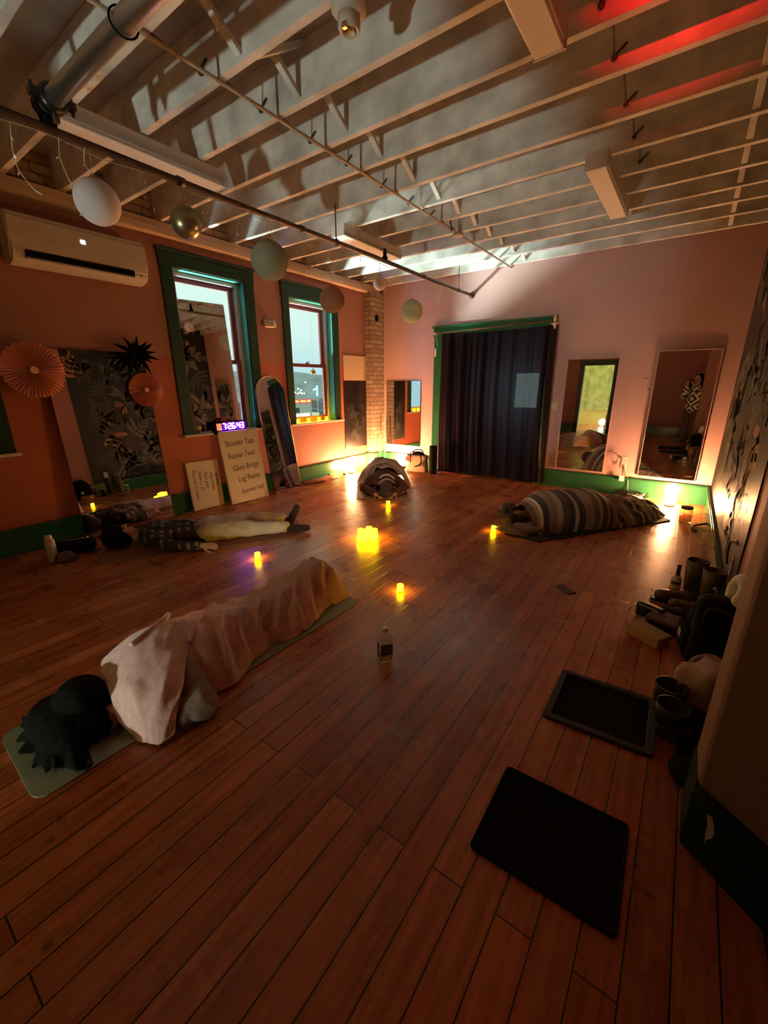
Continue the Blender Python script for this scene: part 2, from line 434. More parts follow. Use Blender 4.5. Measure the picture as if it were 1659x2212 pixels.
def ball(bm, c, r, seg=20, sc=(1, 1, 1), rot=None):
    q = bmesh.ops.create_uvsphere(bm, u_segments=seg, v_segments=max(6, seg // 2), radius=1)
    for v in q['verts']: v.co = Vector((v.co.x * r * sc[0], v.co.y * r * sc[1], v.co.z * r * sc[2]))
    tf(q['verts'], c, rot)
    return q['verts']

def spline(pts, n=6):
    P = [Vector(p) for p in pts]; out = []
    for i in range(len(P) - 1):
        p0 = P[max(i - 1, 0)]; p1 = P[i]; p2 = P[i + 1]; p3 = P[min(i + 2, len(P) - 1)]
        for k in range(n):
            t = k / n
            out.append(.5 * ((2 * p1) + (p2 - p0) * t + (2 * p0 - 5 * p1 + 4 * p2 - p3) * t * t + (3 * p1 - p0 - 3 * p2 + p3) * t ** 3))
    out.append(P[-1])
    return out

def cap(bm, p0, r0, p1, r1, n=14):
    """rounded tapering limb"""
    p0, p1 = Vector(p0), Vector(p1); d = p1 - p0; L = d.length
    prof = []
    for i in range(6): a = -pi / 2 + i * pi / 10; prof.append((r0 * cos(a), r0 * sin(a)))
    for i in range(6): a = i * pi / 10; prof.append((r1 * cos(a), L + r1 * sin(a)))
    rings = []
    q = d.to_track_quat('Z', 'Y').to_matrix().to_4x4(); mt = Matrix.Translation(p0) @ q
    vs = []
    for r, z in prof:
        ring = [bm.verts.new(mt @ Vector((max(r, 1e-4) * cos(2 * pi * i / n), max(r, 1e-4) * sin(2 * pi * i / n), z))) for i in range(n)]
        rings.append(ring); vs += ring
    for a, b in zip(rings, rings[1:]):
        for i in range(n): bm.faces.new((a[i], a[(i + 1) % n], b[(i + 1) % n], b[i]))
    bm.faces.new(list(reversed(rings[0]))); bm.faces.new(rings[-1])
    return vs

def fuse(bm, voxel=.008, smooth=3, fac=.5):
    """fuse overlapping limbs into one continuous skin"""
    bmesh.ops.recalc_face_normals(bm, faces=bm.faces)
    me = bpy.data.meshes.new('tmp'); bm.to_mesh(me); bm.free()
    o = bpy.data.objects.new('tmp', me); COL.objects.link(o)
    r = o.modifiers.new('r', 'REMESH'); r.mode = 'VOXEL'; r.voxel_size = voxel
    if smooth:
        s = o.modifiers.new('s', 'SMOOTH'); s.iterations = smooth; s.factor = fac
    dg = bpy.context.evaluated_depsgraph_get(); dg.update()
    out = bpy.data.meshes.new_from_object(o.evaluated_get(dg))
    bpy.data.objects.remove(o); bpy.data.meshes.remove(me)
    out.materials.clear()
    for p in out.polygons: p.use_smooth = True
    return out

def solid(me, t):
    """give a cloth sheet its thickness"""
    o = bpy.data.objects.new('tmp', me); COL.objects.link(o)
    s = o.modifiers.new('s', 'SOLIDIFY'); s.thickness = t; s.offset = -1
    dg = bpy.context.evaluated_depsgraph_get(); dg.update()
    out = bpy.data.meshes.new_from_object(o.evaluated_get(dg))
    bpy.data.objects.remove(o)
    out.materials.clear()
    for p in out.polygons: p.use_smooth = True
    return out

def text(body, size, m, parent, name, loc, rot=(R(90), 0, 0), ext=.0006, shear=0, align='LEFT', sx=1.0, offset=0):
    c = bpy.data.curves.new('t', 'FONT'); c.body = body; c.size = size; c.extrude = ext; c.shear = shear; c.align_x = align; c.offset = offset
    o = bpy.data.objects.new('t', c); COL.objects.link(o)
    dg = bpy.context.evaluated_depsgraph_get(); dg.update()
    me = bpy.data.meshes.new_from_object(o.evaluated_get(dg))
    bpy.data.objects.remove(o); bpy.data.curves.remove(c)
    for v in me.vertices: v.co.x *= sx
    me.materials.clear()
    return obj(name, me, m, parent, loc=loc, rot=rot)

def grid(nu, nv, fn, uv=True):
    """cloth sheet from a function of (u, v) in 0..1"""
    bm = BM(); V = [[bm.verts.new(fn(i / nu, j / nv)) for j in range(nv + 1)] for i in range(nu + 1)]
    lay = bm.loops.layers.uv.new('UVMap')
    for i in range(nu):
        for j in range(nv):
            f = bm.faces.new((V[i][j], V[i + 1][j], V[i + 1][j + 1], V[i][j + 1]))
            for l, (a, b) in zip(f.loops, ((i, j), (i + 1, j), (i + 1, j + 1), (i, j + 1))): l[lay].uv = (a / nu, b / nv)
    return bm

def nz(x, y, z=0.0): return noise.noise(Vector((x, y, z)))
def lerp(a, b, t): return a + (b - a) * t
def sstep(a, b, x):
    t = max(0, min(1, (x - a) / (b - a))); return t * t * (3 - 2 * t)
def curve1(pts, x):
    """smooth interpolation through (x, value) pairs"""
    if x <= pts[0][0]: return pts[0][1]
    for (a, va), (b, vb) in zip(pts, pts[1:]):
        if x <= b:
            t = (x - a) / (b - a); return lerp(va, vb, t * t * (3 - 2 * t))
    return pts[-1][1]
# =================================================================== SETTING
# floor
bm = BM(); box(bm, XL - .3, 1.5, -4.6, 8.4, -.05, 0)
floor = struct('floor', bm, 'floor')

# ceiling: deck with joists, cross bracing and tie rods as its parts
bm = BM(); box(bm, XL - .3, 1.5, YF - .2, 8.4, ZD, ZD + .06)
ceiling = struct('ceiling', bm, 'deck')
JY = [-1.1, -.68, -.26, .16, .58, 1.0, 1.415, 1.83, 2.245, 2.68, 3.08, 3.56, 4.0, 4.42, 4.83, 5.235, 5.62, 6.03, 6.47]
for k, y in enumerate(JY):
    bm = BM(); x = XL - .05
    vs = box(bm, XL - .05, 1.4, y - .024, y + .024, ZC + .004 * nz(k * 3.1, 0), ZD, bev=.004)
    obj('joist', bm, 'joist', ceiling)
def brace(x, y0, y1, flip):
    a = (x, y0 + .024, ZD - .02) if not flip else (x + .05, y0 + .024, ZC + .03)
    b = (x, y1 - .024, ZC + .03) if not flip else (x + .05, y1 - .024, ZD - .02)
    bm = BM(); A, B = Vector(a), Vector(b); d = B - A; L = d.length
    vs = box(bm, -.02, .02, 0, L, -.014, .014, bev=.003)
    ang = math.atan2(d.z, d.y); tf(vs, A, (ang, 0, 0))
    return bm
for k in range(len(JY) - 1):
    if JY[k] > -.5:
        obj('brace', brace(-2.22, JY[k], JY[k + 1], False), 'joist', ceiling)
        if k % 3 == 1: obj('brace', brace(-2.22, JY[k], JY[k + 1], True), 'joist', ceiling)
    if JY[k] > 2.9:
        obj('brace', brace(.02, JY[k], JY[k + 1], False), 'joist', ceiling)
for x in (-2.52, -.62):
    for k in range(len(JY) - 1):
        if 1.2 < JY[k] < 4.1:
            bm = BM(); z = ZC + .06
            tube(bm, [(x, JY[k] + .02, z + .02), (x - .03, JY[k + 1] - .05, z)], .006, 6)
            ball(bm, (x - .03, JY[k + 1] - .04, z), .016, 10)
            tube(bm, [(x - .03, JY[k + 1] - .05, z), (x + .02, JY[k + 1] - .03, z + .05)], .006, 6)
            obj('tie_rod', bm, 'iron', ceiling, smooth=True)

# ---- walls
def wall_open(name, x0, x1, y0, y1, z0, z1, openings, m, axis):
    """wall slab with rectangular openings; openings along y (axis 'y') or x"""
    bm = BM()
    cuts = sorted(openings); lo, hi = (y0, y1) if axis == 'y' else (x0, x1); p = lo
    def b(a, c, za, zb):
        if c - a < 1e-4 or zb - za < 1e-4: return
        if axis == 'y': box(bm, x0, x1, a, c, za, zb)
        else: box(bm, a, c, y0, y1, za, zb)
    for a, c, za, zb in cuts:
        b(p, a, z0, z1); b(a, c, z0, za); b(a, c, zb, z1); p = c
    b(p, hi, z0, z1)
    return struct(name, bm, m)
W1 = (2.770, 3.700, .93, 2.735); W2 = (4.425, 5.330, .93, 2.685); W3 = (-.10, .935, .93, 2.735)
TT = 1.80   # height where the coral paint stops
def split(W, z0, z1): return [(a, c, max(za, z0), min(zb, z1)) for a, c, za, zb in W]
wall_open('wall_left', XL - .24, XL, YF, YB + .2, 0, TT, split([W1, W2, W3], 0, TT), 'coral', 'y')
wall_open('wall_left_upper', XL - .24, XL, YF, YB + .2, TT, ZD, split([W1, W2, W3], TT, ZD), 'salmon', 'y')
DX0, DX1, DZ = -3.50, -1.86, 2.24
wall_open('wall_back', XL - .24, 1.4, YB, YB + .2, 0, ZD, [(DX0, DX1, 0, DZ)], 'pink', 'x')
bm = BM(); box(bm, XR, XR + .2, 2.97, YB, 0, ZD); wr = struct('wall_right', bm, 'mural')
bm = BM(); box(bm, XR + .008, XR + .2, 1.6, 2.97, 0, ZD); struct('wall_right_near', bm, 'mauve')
# angled pier beside the viewer, with a rounded plaster corner
bm = BM()
pts = [(.229, 1.475), (.2285, 1.455), (.231, 1.438), (.238, 1.424), (.39, 1.305), (1.45, .50), (1.45, 1.75), (.40, 1.75), (.40, 1.60), (.229, 1.60)]
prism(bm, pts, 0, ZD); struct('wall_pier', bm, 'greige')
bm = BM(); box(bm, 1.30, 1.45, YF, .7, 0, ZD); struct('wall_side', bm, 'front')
FD = (-2.86, -2.03, 0, 2.02)
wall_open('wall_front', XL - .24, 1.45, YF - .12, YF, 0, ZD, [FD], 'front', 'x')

# painted botanical print on the right wall: leaves as a child of the wall
def leaf(bm, cy, cz, L, ang, mi, to=lambda a, b: (XR - .0012, a, b), lobes=7, w=.42, seed=0):
    rr = random.Random(seed); ca, sa = cos(ang), sin(ang)
    def P(u, v):
        u2 = u * L; v2 = v * L; v2 += .25 * L * (u - .5) ** 2 * .5
        return bm.verts.new(to(cy + ca * u2 - sa * v2, cz + sa * u2 + ca * v2))
    for s in (-1, 1):
        for k in range(lobes):
            t = k / lobes; u0 = .06 + .84 * t
            hw = w * (sin(pi * min(1, .18 + .8 * (1 - abs(t - .35)))) ** .7) * (1 - .55 * t) * (0.9 + .2 * rr.random())
            du = .84 / lobes * .80; lean = .16 + .12 * t
            q = [(u0, .012 * s), (u0 + .02, .3 * hw * s), (u0 + lean * .5, .72 * hw * s), (u0 + lean, hw * s), (u0 + lean + du * .55, hw * .93 * s),
                 (u0 + du * 1.0 + lean * .45, .62 * hw * s), (u0 + du * 1.02 + .01, .28 * hw * s), (u0 + du, .012 * s)]
            vs = [P(*a) for a in q]
            f = bm.faces.new(vs); f.material_index = mi
    vs = [P(-.25, -.006), P(1.0, -.003), P(1.0, .003), P(-.25, .006)]
    f = bm.faces.new(vs); f.material_index = mi
bm = BM(); rr = random.Random(3)
for k in range(58):
    leaf(bm, rr.uniform(3.15, 6.35), rr.uniform(.42, 3.0), rr.uniform(.42, .85), rr.uniform(0, 2 * pi), rr.choice([0, 0, 1, 1, 1, 2]), seed=k,
         lobes=rr.choice([5, 7, 9]), w=rr.choice([.30, .45, .55]))
bmesh.ops.triangulate(bm, faces=bm.faces)
for v in list(bm.verts):
    v.co.y = max(2.985, min(6.515, v.co.y)); v.co.z = max(.30, min(3.1, v.co.z))
obj('botanical_print', bm, ['leaf1', 'leaf2', 'leaf3'], wr)

# ---- baseboards
def baseboard(name, x0, y0, x1, y1, m, h=.25, t=.02):
    d = Vector((x1 - x0, y1 - y0, 0)); L = d.length; a = math.atan2(d.y, d.x)
    bm = BM()
    v = box(bm, 0, L, 0, t, 0, h - .035) + box(bm, 0, L, 0, t + .018, h - .035, h - .012, bev=.004) + box(bm, 0, L, 0, t + .008, h - .012, h, bev=.003)
    tf([q for q in v if q.is_valid], (x0, y0, 0), (0, 0, a))
    return struct(name, bm, m)
baseboard('baseboard_left', XL, 6.16, XL, YF, 'green')          # faces +x
baseboard('baseboard_back_right', XR, YB, -1.73, YB, 'green')
baseboard('baseboard_back_left', -3.65, YB, XL, YB, 'green')
baseboard('baseboard_right', XR, 2.97, XR, YB, 'green')
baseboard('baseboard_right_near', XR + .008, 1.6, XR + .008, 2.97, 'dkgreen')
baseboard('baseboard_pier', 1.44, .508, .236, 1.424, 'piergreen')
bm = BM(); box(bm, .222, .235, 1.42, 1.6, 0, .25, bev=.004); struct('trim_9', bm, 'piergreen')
baseboard('baseboard_front_left', XL, YF, FD[0] - .13, YF, 'green'); baseboard('baseboard_front_right', FD[1] + .13, YF, 1.3, YF, 'green')
# paint chip on the pier baseboard
bm = BM(); n = Vector((-.605, -.797, 0)); ux = Vector((.797, -.605, 0))
o0 = Vector((.236, 1.424, 0)) + n * .0212
pp = [(.05, .215), (.066, .20), (.074, .175), (.082, .15), (.078, .125), (.068, .11), (.066, .085), (.060, .12), (.058, .16), (.050, .19)]
bm.faces.new([bm.verts.new(o0 + ux * a + Vector((0, 0, b))) for a, b in pp])
struct('trim_10', bm, mat('bare_plaster_chip', (.42, .40, .34), .9))

# ledger beam under the joists on the left wall, chimney pier in the corner
bm = BM(); box(bm, XL, XL + .10, YF, 6.47, 2.992, 3.113, bev=.006); box(bm, XL + .10, XL + .112, YF, 6.1, 3.0, 3.06, bev=.004)
struct('trim_1', bm, 'ledge')
bm = BM(); box(bm, XL, XL + .006, YF, YB, ZC, ZD); struct('trim_2', bm, 'brick')
bm = BM(); box(bm, XL, XL + .15, 6.165, YB - .002, .25, 2.992)
pil = struct('chimney_pillar', bm, 'brick')
bm = BM(); lathe(bm, [(.062, 0), (.062, .006), (.050, .007), (.050, -.0)], 24, (XL + .15, 6.31, 2.60), (0, R(90), 0), close=False); obj('flue_collar', bm, 'iron', pil)
bm = BM(); lathe(bm, [(.05, .0015), (.0001, .0015)], 24, (XL + .15, 6.31, 2.60), (0, R(90), 0), close=False); obj('flue_dark_disc', bm, 'black', pil)  # flat black disc, the darkness inside the hole put into its colour
bm = BM(); box(bm, XL, XL + .168, 6.148, YB - .004, 0, .235, bev=.004); box(bm, XL, XL + .176, 6.14, YB - .004, .235, .262, bev=.004)
struct('baseboard_pillar', bm, 'green')

# ---- windows on the left wall (built facing local -y, local x runs along the wall)
def window(name, W, top_h, cw, lower_only=False):
    y0, y1, z0, z1 = W
    w = sempty(name, (XL, (y0 + y1) / 2, 0), R(90)); h = (y1 - y0) / 2
    bm = BM()                                             # casing boards with a cap
    box(bm, -h - cw, -h, -.022, 0, z0, z1 + .01, bev=.004); box(bm, h, h + cw, -.022, 0, z0, z1 + .01, bev=.004)
    box(bm, -h - cw - .01, h + cw + .01, -.026, 0, z1, z1 + top_h - .03, bev=.004); box(bm, -h - cw - .03, h + cw + .03, -.045, 0, z1 + top_h - .03, z1 + top_h, bev=.006)
    obj('casing', bm, 'dkgreen', w)
    bm = BM(); D = .13                                     # reveal
    box(bm, -h, -h + .012, 0, .24, z0, z1); box(bm, h - .012, h, 0, .24, z0, z1); box(bm, -h, h, 0, .24, z1 - .012, z1)
    obj('jamb', bm, 'jambgreen', w)
    bm = BM(); a = h - .012
    box(bm, -a, -a + .045, D - .025, D + .07, z0, z1 - .012, bev=.004); box(bm, a - .045, a, D - .025, D + .07, z0, z1 - .012, bev=.004); box(bm, -a + .045, a - .045, D - .025, D + .07, z1 - .055, z1 - .012, bev=.004)
    obj('stop_frame', bm, 'stop', w)
    a -= .045; zm = 1.79
    def sash(nm, za, zb, y, bot):
        bm = BM()
        box(bm, -a, -a + .06, y, y + .035, za, zb, bev=.004); box(bm, a - .06, a, y, y + .035, za, zb, bev=.004)
        box(bm, -a + .06, a - .06, y, y + .035, zb - .05, zb, bev=.004); box(bm, -a + .06, a - .06, y, y + .035, za, za + bot, bev=.004)
        s = obj(nm, bm, 'sash', w)
        bm = BM(); box(bm, -a + .06, a - .06, y + .014, y + .018, za + bot, zb - .05); obj('pane', bm, 'pane', s)
        return s
    sash('upper_sash', zm - .02, z1 - .055, D + .035, .04)
    s = sash('lower_sash', z0, zm + .02, D, .08)
    bm = BM(); box(bm, -.03, .03, D + .0, D + .03, zm + .02, zm + .035, bev=.004); tube(bm, [(-.02, D + .015, zm + .035), (.0, D + .0, zm + .05), (.03, D - .005, zm + .045)], .006, 8); obj('sash_lock', bm, 'darkwood', s)
    bm = BM(); box(bm, -h - cw - .02, h + cw + .02, -.075, 0, z0 - .028, z0, bev=.006); box(bm, -h, h, 0, .24, z0 - .028, z0 + .001); obj('sill', bm, 'sill', w)
    return w
window('window_1', W1, .17, .135); window('window_2', W2, .19, .125); w3 = window('window_3', W3, .17, .135)
bm = BM(); box(bm, -.50, .50, .06, .075, .935, 2.72); obj('light_block_panel', bm, 'black', w3)  # added unseen panel that keeps outside light from entering this window

# ---- doorway in the back wall
d1 = sempty('door_1', ((DX0 + DX1) / 2, YB, 0)); h = (DX1 - DX0) / 2
bm = BM(); cw = .145
box(bm, -h - cw, -h, -.022, 0, .0, DZ, bev=.004); box(bm, h, h + cw - .02, -.022, 0, .0, DZ, bev=.004)
box(bm, -h - cw - .012, h + cw, -.028, 0, DZ, DZ + .13, bev=.004); box(bm, -h - cw - .03, h + cw + .015, -.05, 0, DZ + .13, DZ + .165, bev=.006)
box(bm, -h, -h + .02, 0, .2, 0, DZ); box(bm, h - .02, h, 0, .2, 0, DZ); box(bm, -h, h, 0, .2, DZ - .02, DZ)
obj('casing', bm, 'green', d1)
# room beyond the curtain, its darkness put into black walls, one lit window
bm = BM(); box(bm, -4.4, -1.2, 7.1, 7.3, 0, ZD); struct('wall_beyond', bm, 'black')
bm = BM(); box(bm, -4.5, -4.4, YB + .2, 8.4, 0, ZD); struct('wall_beyond_left', bm, 'black')
bm = BM(); box(bm, -1.2, -1.1, YB + .2, 8.4, 0, ZD); struct('wall_beyond_right', bm, 'black')
w5 = sempty('window_5', (-2.16, 7.1, 0))
bm = BM(); box(bm, -.25, .25, -.006, -.002, 1.12, 1.66); obj('lit_pane', bm, emit('streetlit_window', (.62, .90, .80), 3.0), w5)
bm = BM()
for a, b, c, d in ((-.31, -.27, 1.0, 1.78), (.27, .31, 1.0, 1.78), (-.31, .31, 1.72, 1.78), (-.31, .31, 1.0, 1.06)): box(bm, a, b, -.02, 0, c, d)
obj('window_frame', bm, 'stop', w5)

# ---- doorway in the front wall and the lit room behind the viewer (seen in the mirrors)
d2 = sempty('door_2', ((FD[0] + FD[1]) / 2, YF, 0), R(180)); h = (FD[1] - FD[0]) / 2
bm = BM(); box(bm, -h - .12, -h, -.022, 0, 0, FD[3], bev=.004); box(bm, h, h + .12, -.022, 0, 0, FD[3], bev=.004); box(bm, -h - .14, h + .14, -.03, 0, FD[3], FD[3] + .15, bev=.004)
obj('casing', bm, 'dkgreen', d2)
M['yellowwall'] = mat('yellow_lit_cream_wall', (.80, .74, .30), .8)  # cream walls with the room's yellow light put into their colour
bm = BM(); box(bm, -3.7, -3.6, -4.6, YF - .12, 0, 2.7); box(bm, -1.2, -1.1, -4.6, YF - .12, 0, 2.7); box(bm, -3.7, -1.1, -4.6, -4.5, 0, 2.7)
struct('wall_kitchen', bm, 'yellowwall')
bm = BM(); box(bm, -3.7, -1.1, -4.6, YF - .12, 2.7, 2.76); struct('ceiling_kitchen', bm, 'yellowwall')

# ---- outside: night ground, shop across the road, far hillside
M['asphalt'] = mat('night_asphalt', (.035, .04, .05), .8)
bm = BM(); box(bm, -160, XL - .6, -80, 160, -4.3, -4.1); struct('ground', bm, 'asphalt')
bm = BM(); rr = random.Random(5); N1 = 40
vs0 = []; vs1 = []; vs2 = []
for i in range(N1 + 1):
    y = -40 + 240 * i / N1; hh = 7.5 + 3.0 * nz(y * .03, 1.7) + 1.2 * nz(y * .13, 4)
    vs0.append(bm.verts.new((-118, y, -4.2))); vs1.append(bm.verts.new((-140, y, hh * .65))); vs2.append(bm.verts.new((-165, y, hh)))
for i in range(N1):
    bm.faces.new((vs0[i], vs0[i + 1], vs1[i + 1], vs1[i])); bm.faces.new((vs1[i], vs1[i + 1], vs2[i + 1], vs2[i]))
hill = struct('hillside', bm, mat('night_hill', (.26, .32, .36), .95, var=.3, vscale=.2))
# =================================================================== PEOPLE AND CLOTH
def localize(root):
    """children were modelled in room coordinates: move them into their thing's own frame"""
    bpy.context.view_layer.update()
    inv = root.matrix_world.inverted(); seen = set()
    def go(o):
        for c in o.children:
            if c.type == 'MESH' and c.data.name not in seen:
                seen.add(c.data.name); c.data.transform(inv)
            go(c)
    go(root)
    return root

def net(ctrl, sub=10, fold=0, fold_dir=(1, 0), freq=8, seed=0, edge=.0):
    """smooth sheet through a net of control points, with soft folds"""
    rows = [spline(r, sub) for r in ctrl]
    ncol = len(rows[0]); cols = [spline([rows[i][j] for i in range(len(rows))], sub) for j in range(ncol)]
    nu, nv = len(cols[0]) - 1, ncol - 1
    def fn(u, v):
        p = cols[round(v * nv)][round(u * nu)].copy()
        if fold:
            a = (u * fold_dir[0] + v * fold_dir[1]) * freq
            k = 1 - abs(nz(a + seed, (u * fold_dir[1] - v * fold_dir[0]) * 1.6 + seed, seed * 1.7)) * 2.2
            p.z += fold * (k - .55) * min(1, p.z / .06)
        if edge:
            p.z += edge * nz(u * 9, v * 9, seed + 4)
        p.z = max(p.z, .012)
        return p
    return grid(nu, nv, fn)

def ell(bm, c, sc, ax=None):
    """ellipsoid with radii sc along axes ax (3 vectors)"""
    q = bmesh.ops.create_uvsphere(bm, u_segments=20, v_segments=12, radius=1)
    if ax is None: ax = (Vector((1, 0, 0)), Vector((0, 1, 0)), Vector((0, 0, 1)))
    c = Vector(c)
    for v in q['verts']: v.co = c + ax[0] * v.co.x * sc[0] + ax[1] * v.co.y * sc[1] + ax[2] * v.co.z * sc[2]

def frame(up, face):
    u = Vector(up).normalized(); f = Vector(face); f = (f - u * f.dot(u)).normalized(); s = f.cross(u)
    return s, f, u

def head(bm, c, up, face, k=1.0):
    s, f, u = frame(up, face); c = Vector(c); P = lambda a, b, d: c + (s * a + f * b + u * d) * k
    ell(bm, P(0, -.008, .022), (.076 * k, .096 * k, .095 * k), (s, f, u))
    ell(bm, P(0, .022, -.045), (.056 * k, .066 * k, .070 * k), (s, f, u))
    ell(bm, P(0, .052, -.092), (.026 * k, .022 * k, .020 * k), (s, f, u))
    cap(bm, P(0, .088, .018), .009 * k, P(0, .106, -.022), .015 * k, 10)
    for q in (-1, 1):
        ell(bm, P(.078 * q, -.012, -.005), (.010 * k, .020 * k, .032 * k), (s, f, u))
        ell(bm, P(.032 * q, .078, .018), (.016 * k, .012 * k, .010 * k), (s, f, u))
        cap(bm, P(.014 * q, .086, .034), .008 * k, P(.046 * q, .074, .036), .007 * k, 8)
        ell(bm, P(.040 * q, .060, -.022), (.022 * k, .018 * k, .022 * k), (s, f, u))
    cap(bm, P(-.020, .082, -.056), .008 * k, P(.020, .082, -.056), .008 * k, 8)
    cap(bm, P(-.014, .081, -.068), .009 * k, P(.014, .081, -.068), .009 * k, 8)

def hand(bm, w, d, n, thumb=1, curl=.5, k=1.0):
    """w wrist, d finger direction, n palm normal; five fingers that bend towards the palm"""
    w = Vector(w); d = Vector(d).normalized(); n = Vector(n); n = (n - d * n.dot(d)).normalized(); s = d.cross(n) * thumb
    cap(bm, w, .024 * k, w + d * .03 * k, .027 * k, 12)
    ell(bm, w + d * .052 * k, (.040 * k, .045 * k, .017 * k), (s, d, n))
    for off, ln in ((.033, .070), (.011, .080), (-.011, .075), (-.032, .058)):
        p = w + (d * .085 + s * off) * k; a = 0; r = .0086 * k
        for seg, fr in ((0, .45), (1, .32), (2, .23)):
            a += curl * (.6 if seg == 0 else .9)
            dd = d * cos(a) + n * sin(a) + s * off * 1.2
            q = p + dd * ln * fr * k; cap(bm, p, r, q, r * .92, 8); p = q; r *= .92
    p = w + (d * .030 + s * .034) * k
    for fr, a in ((.038, .75), (.030, .45), (.022, .25)):
        q = p + (s * sin(a) + d * cos(a) + n * .35 * curl).normalized() * fr * k; cap(bm, p, .0105 * k, q, .0095 * k, 8); p = q

def yoga_mat(name, label, corners, m, t=.006, r=.05, group=None):
    P = [Vector((x, y, 0)) for x, y in corners]; out = []
    for i in range(4):
        a, b, c = P[i - 1], P[i], P[(i + 1) % 4]
        d0 = (a - b).normalized() * r; d1 = (c - b).normalized() * r
        for k in range(6):
            q = k / 5; out.append(b + d0 * (1 - q) ** 2 + d1 * q ** 2)
    cx = sum((p.x for p in P)) / 4; cy = sum((p.y for p in P)) / 4
    bm = BM(); prism(bm, [(p.x - cx, p.y - cy) for p in out], .0005, t)
    return tag(obj(name, bm, m, loc=(cx, cy, 0)), label, 'yoga mat', group)

# ---------------- person under the pink blanket, nearest the viewer
yoga_mat('yoga_mat', 'sage grey yoga mat under the person with the pink blanket', [(-2.262, .180), (-1.742, .166), (-1.690, 2.05), (-2.21, 2.06)], 'matgrey', r=.07)
pa = thing('person', 'person lying under the pink blanket, black hair spread on the grey mat', 'person', (-2.0, 1.2, .006), R(-2))
bm = BM()
head(bm, (-2.03, .465, .115), (-.05, -1, .05), (-.62, .25, .75))
cap(bm, (-2.02, .54, .095), .052, (-2.01, .62, .10), .058)
ell(bm, (-2.01, .80, .115), (.20, .20, .105)); ell(bm, (-2.01, 1.02, .105), (.155, .20, .095)); ell(bm, (-2.01, 1.20, .105), (.165, .14, .098))
for q in (-1, 1):
    cap(bm, (-2.01 + .085 * q, 1.22, .095), .085, (-2.0 + .075 * q, 1.56, .085), .060); cap(bm, (-2.0 + .075 * q, 1.56, .085), .060, (-1.985 + .06 * q, 1.88, .06), .04)
    cap(bm, (-1.985 + .06 * q, 1.90, .045), .036, (-1.98 + .075 * q, 1.95, .20), .032)
cap(bm, (-2.18, .72, .10), .055, (-2.24, 1.0, .06), .044); cap(bm, (-2.24, 1.0, .06), .044, (-2.20, 1.22, .05), .033)
cap(bm, (-1.86, .74, .145), .058, (-1.605, .790, .062), .045); cap(bm, (-1.605, .79, .062), .045, (-1.80, .60, .095), .030)
hand(bm, (-1.815, .585, .095), (-.85, -.50, .10), (-.3, .5, -.5), 1, .8)
hand(bm, (-1.885, .56, .085), (-.3, -.95, -.1), (-.5, .2, -.6), 1, .6)
cap(bm, (-1.885, .56, .085), .028, (-1.84, .74, .09), .045)
body = obj('body', fuse(bm, .0075), 'skin', pa)
bm = BM()      # sleeve: shoulder to elbow to wrist
cap(bm, (-1.90, .80, .195), .060, (-1.74, .795, .13), .072); cap(bm, (-1.74, .795, .13), .072, (-1.60, .785, .066), .062); cap(bm, (-1.60, .785, .066), .062, (-1.70, .69, .085), .055); cap(bm, (-1.70, .69, .085), .055, (-1.785, .61, .095), .040)
cap(bm, (-1.66, .80, .055), .055, (-1.64, .70, .05), .05)
me = fuse(bm, .008, 4)
for v in me.vertices:
    v.co += Vector((nz(v.co.x * 16, v.co.y * 16, v.co.z * 16), nz(v.co.x * 16, v.co.y * 16 + 9, v.co.z * 16), nz(v.co.x * 14, v.co.y * 14 - 9, v.co.z * 14))) * .016
    v.co.z = max(v.co.z, .012)
obj('sleeve', me, 'greycloth', pa)
bm = BM()
ell(bm, (-2.035, .445, .122), (.118, .115, .108)); ell(bm, (-2.05, .36, .085), (.165, .125, .078)); ell(bm, (-1.96, .36, .065), (.14, .11, .055)); ell(bm, (-1.92, .42, .07), (.075, .085, .06))
rr = random.Random(2)
for k in range(80):
    a = rr.uniform(-3.0, -.05); L = rr.uniform(.07, .20)
    p0 = Vector((-2.02 + .10 * cos(a), .36 + .07 * sin(a), rr.uniform(.03, .10))); p1 = Vector((-2.02 + (.10 + L) * cos(a), .37 + (.05 + L * .62) * sin(a), rr.uniform(.016, .04)))
    cap(bm, p0, .030, p1, rr.uniform(.005, .010), 8)
for k in range(10):
    y = rr.uniform(.38, .50); cap(bm, (-1.97, y, .09), .035, (-1.84 + rr.uniform(-.03, .02), y - rr.uniform(.02, .10), .025), .014, 8)
me = fuse(bm, .008, 2)
for v in me.vertices:
    v.co += Vector((0, 0, 1)) * .010 * nz(v.co.x * 30, v.co.y * 14, v.co.z * 20) if v.co.z > .03 else Vector((0, 0, 0))
obj('hair', me, 'hair', pa)
localize(pa)

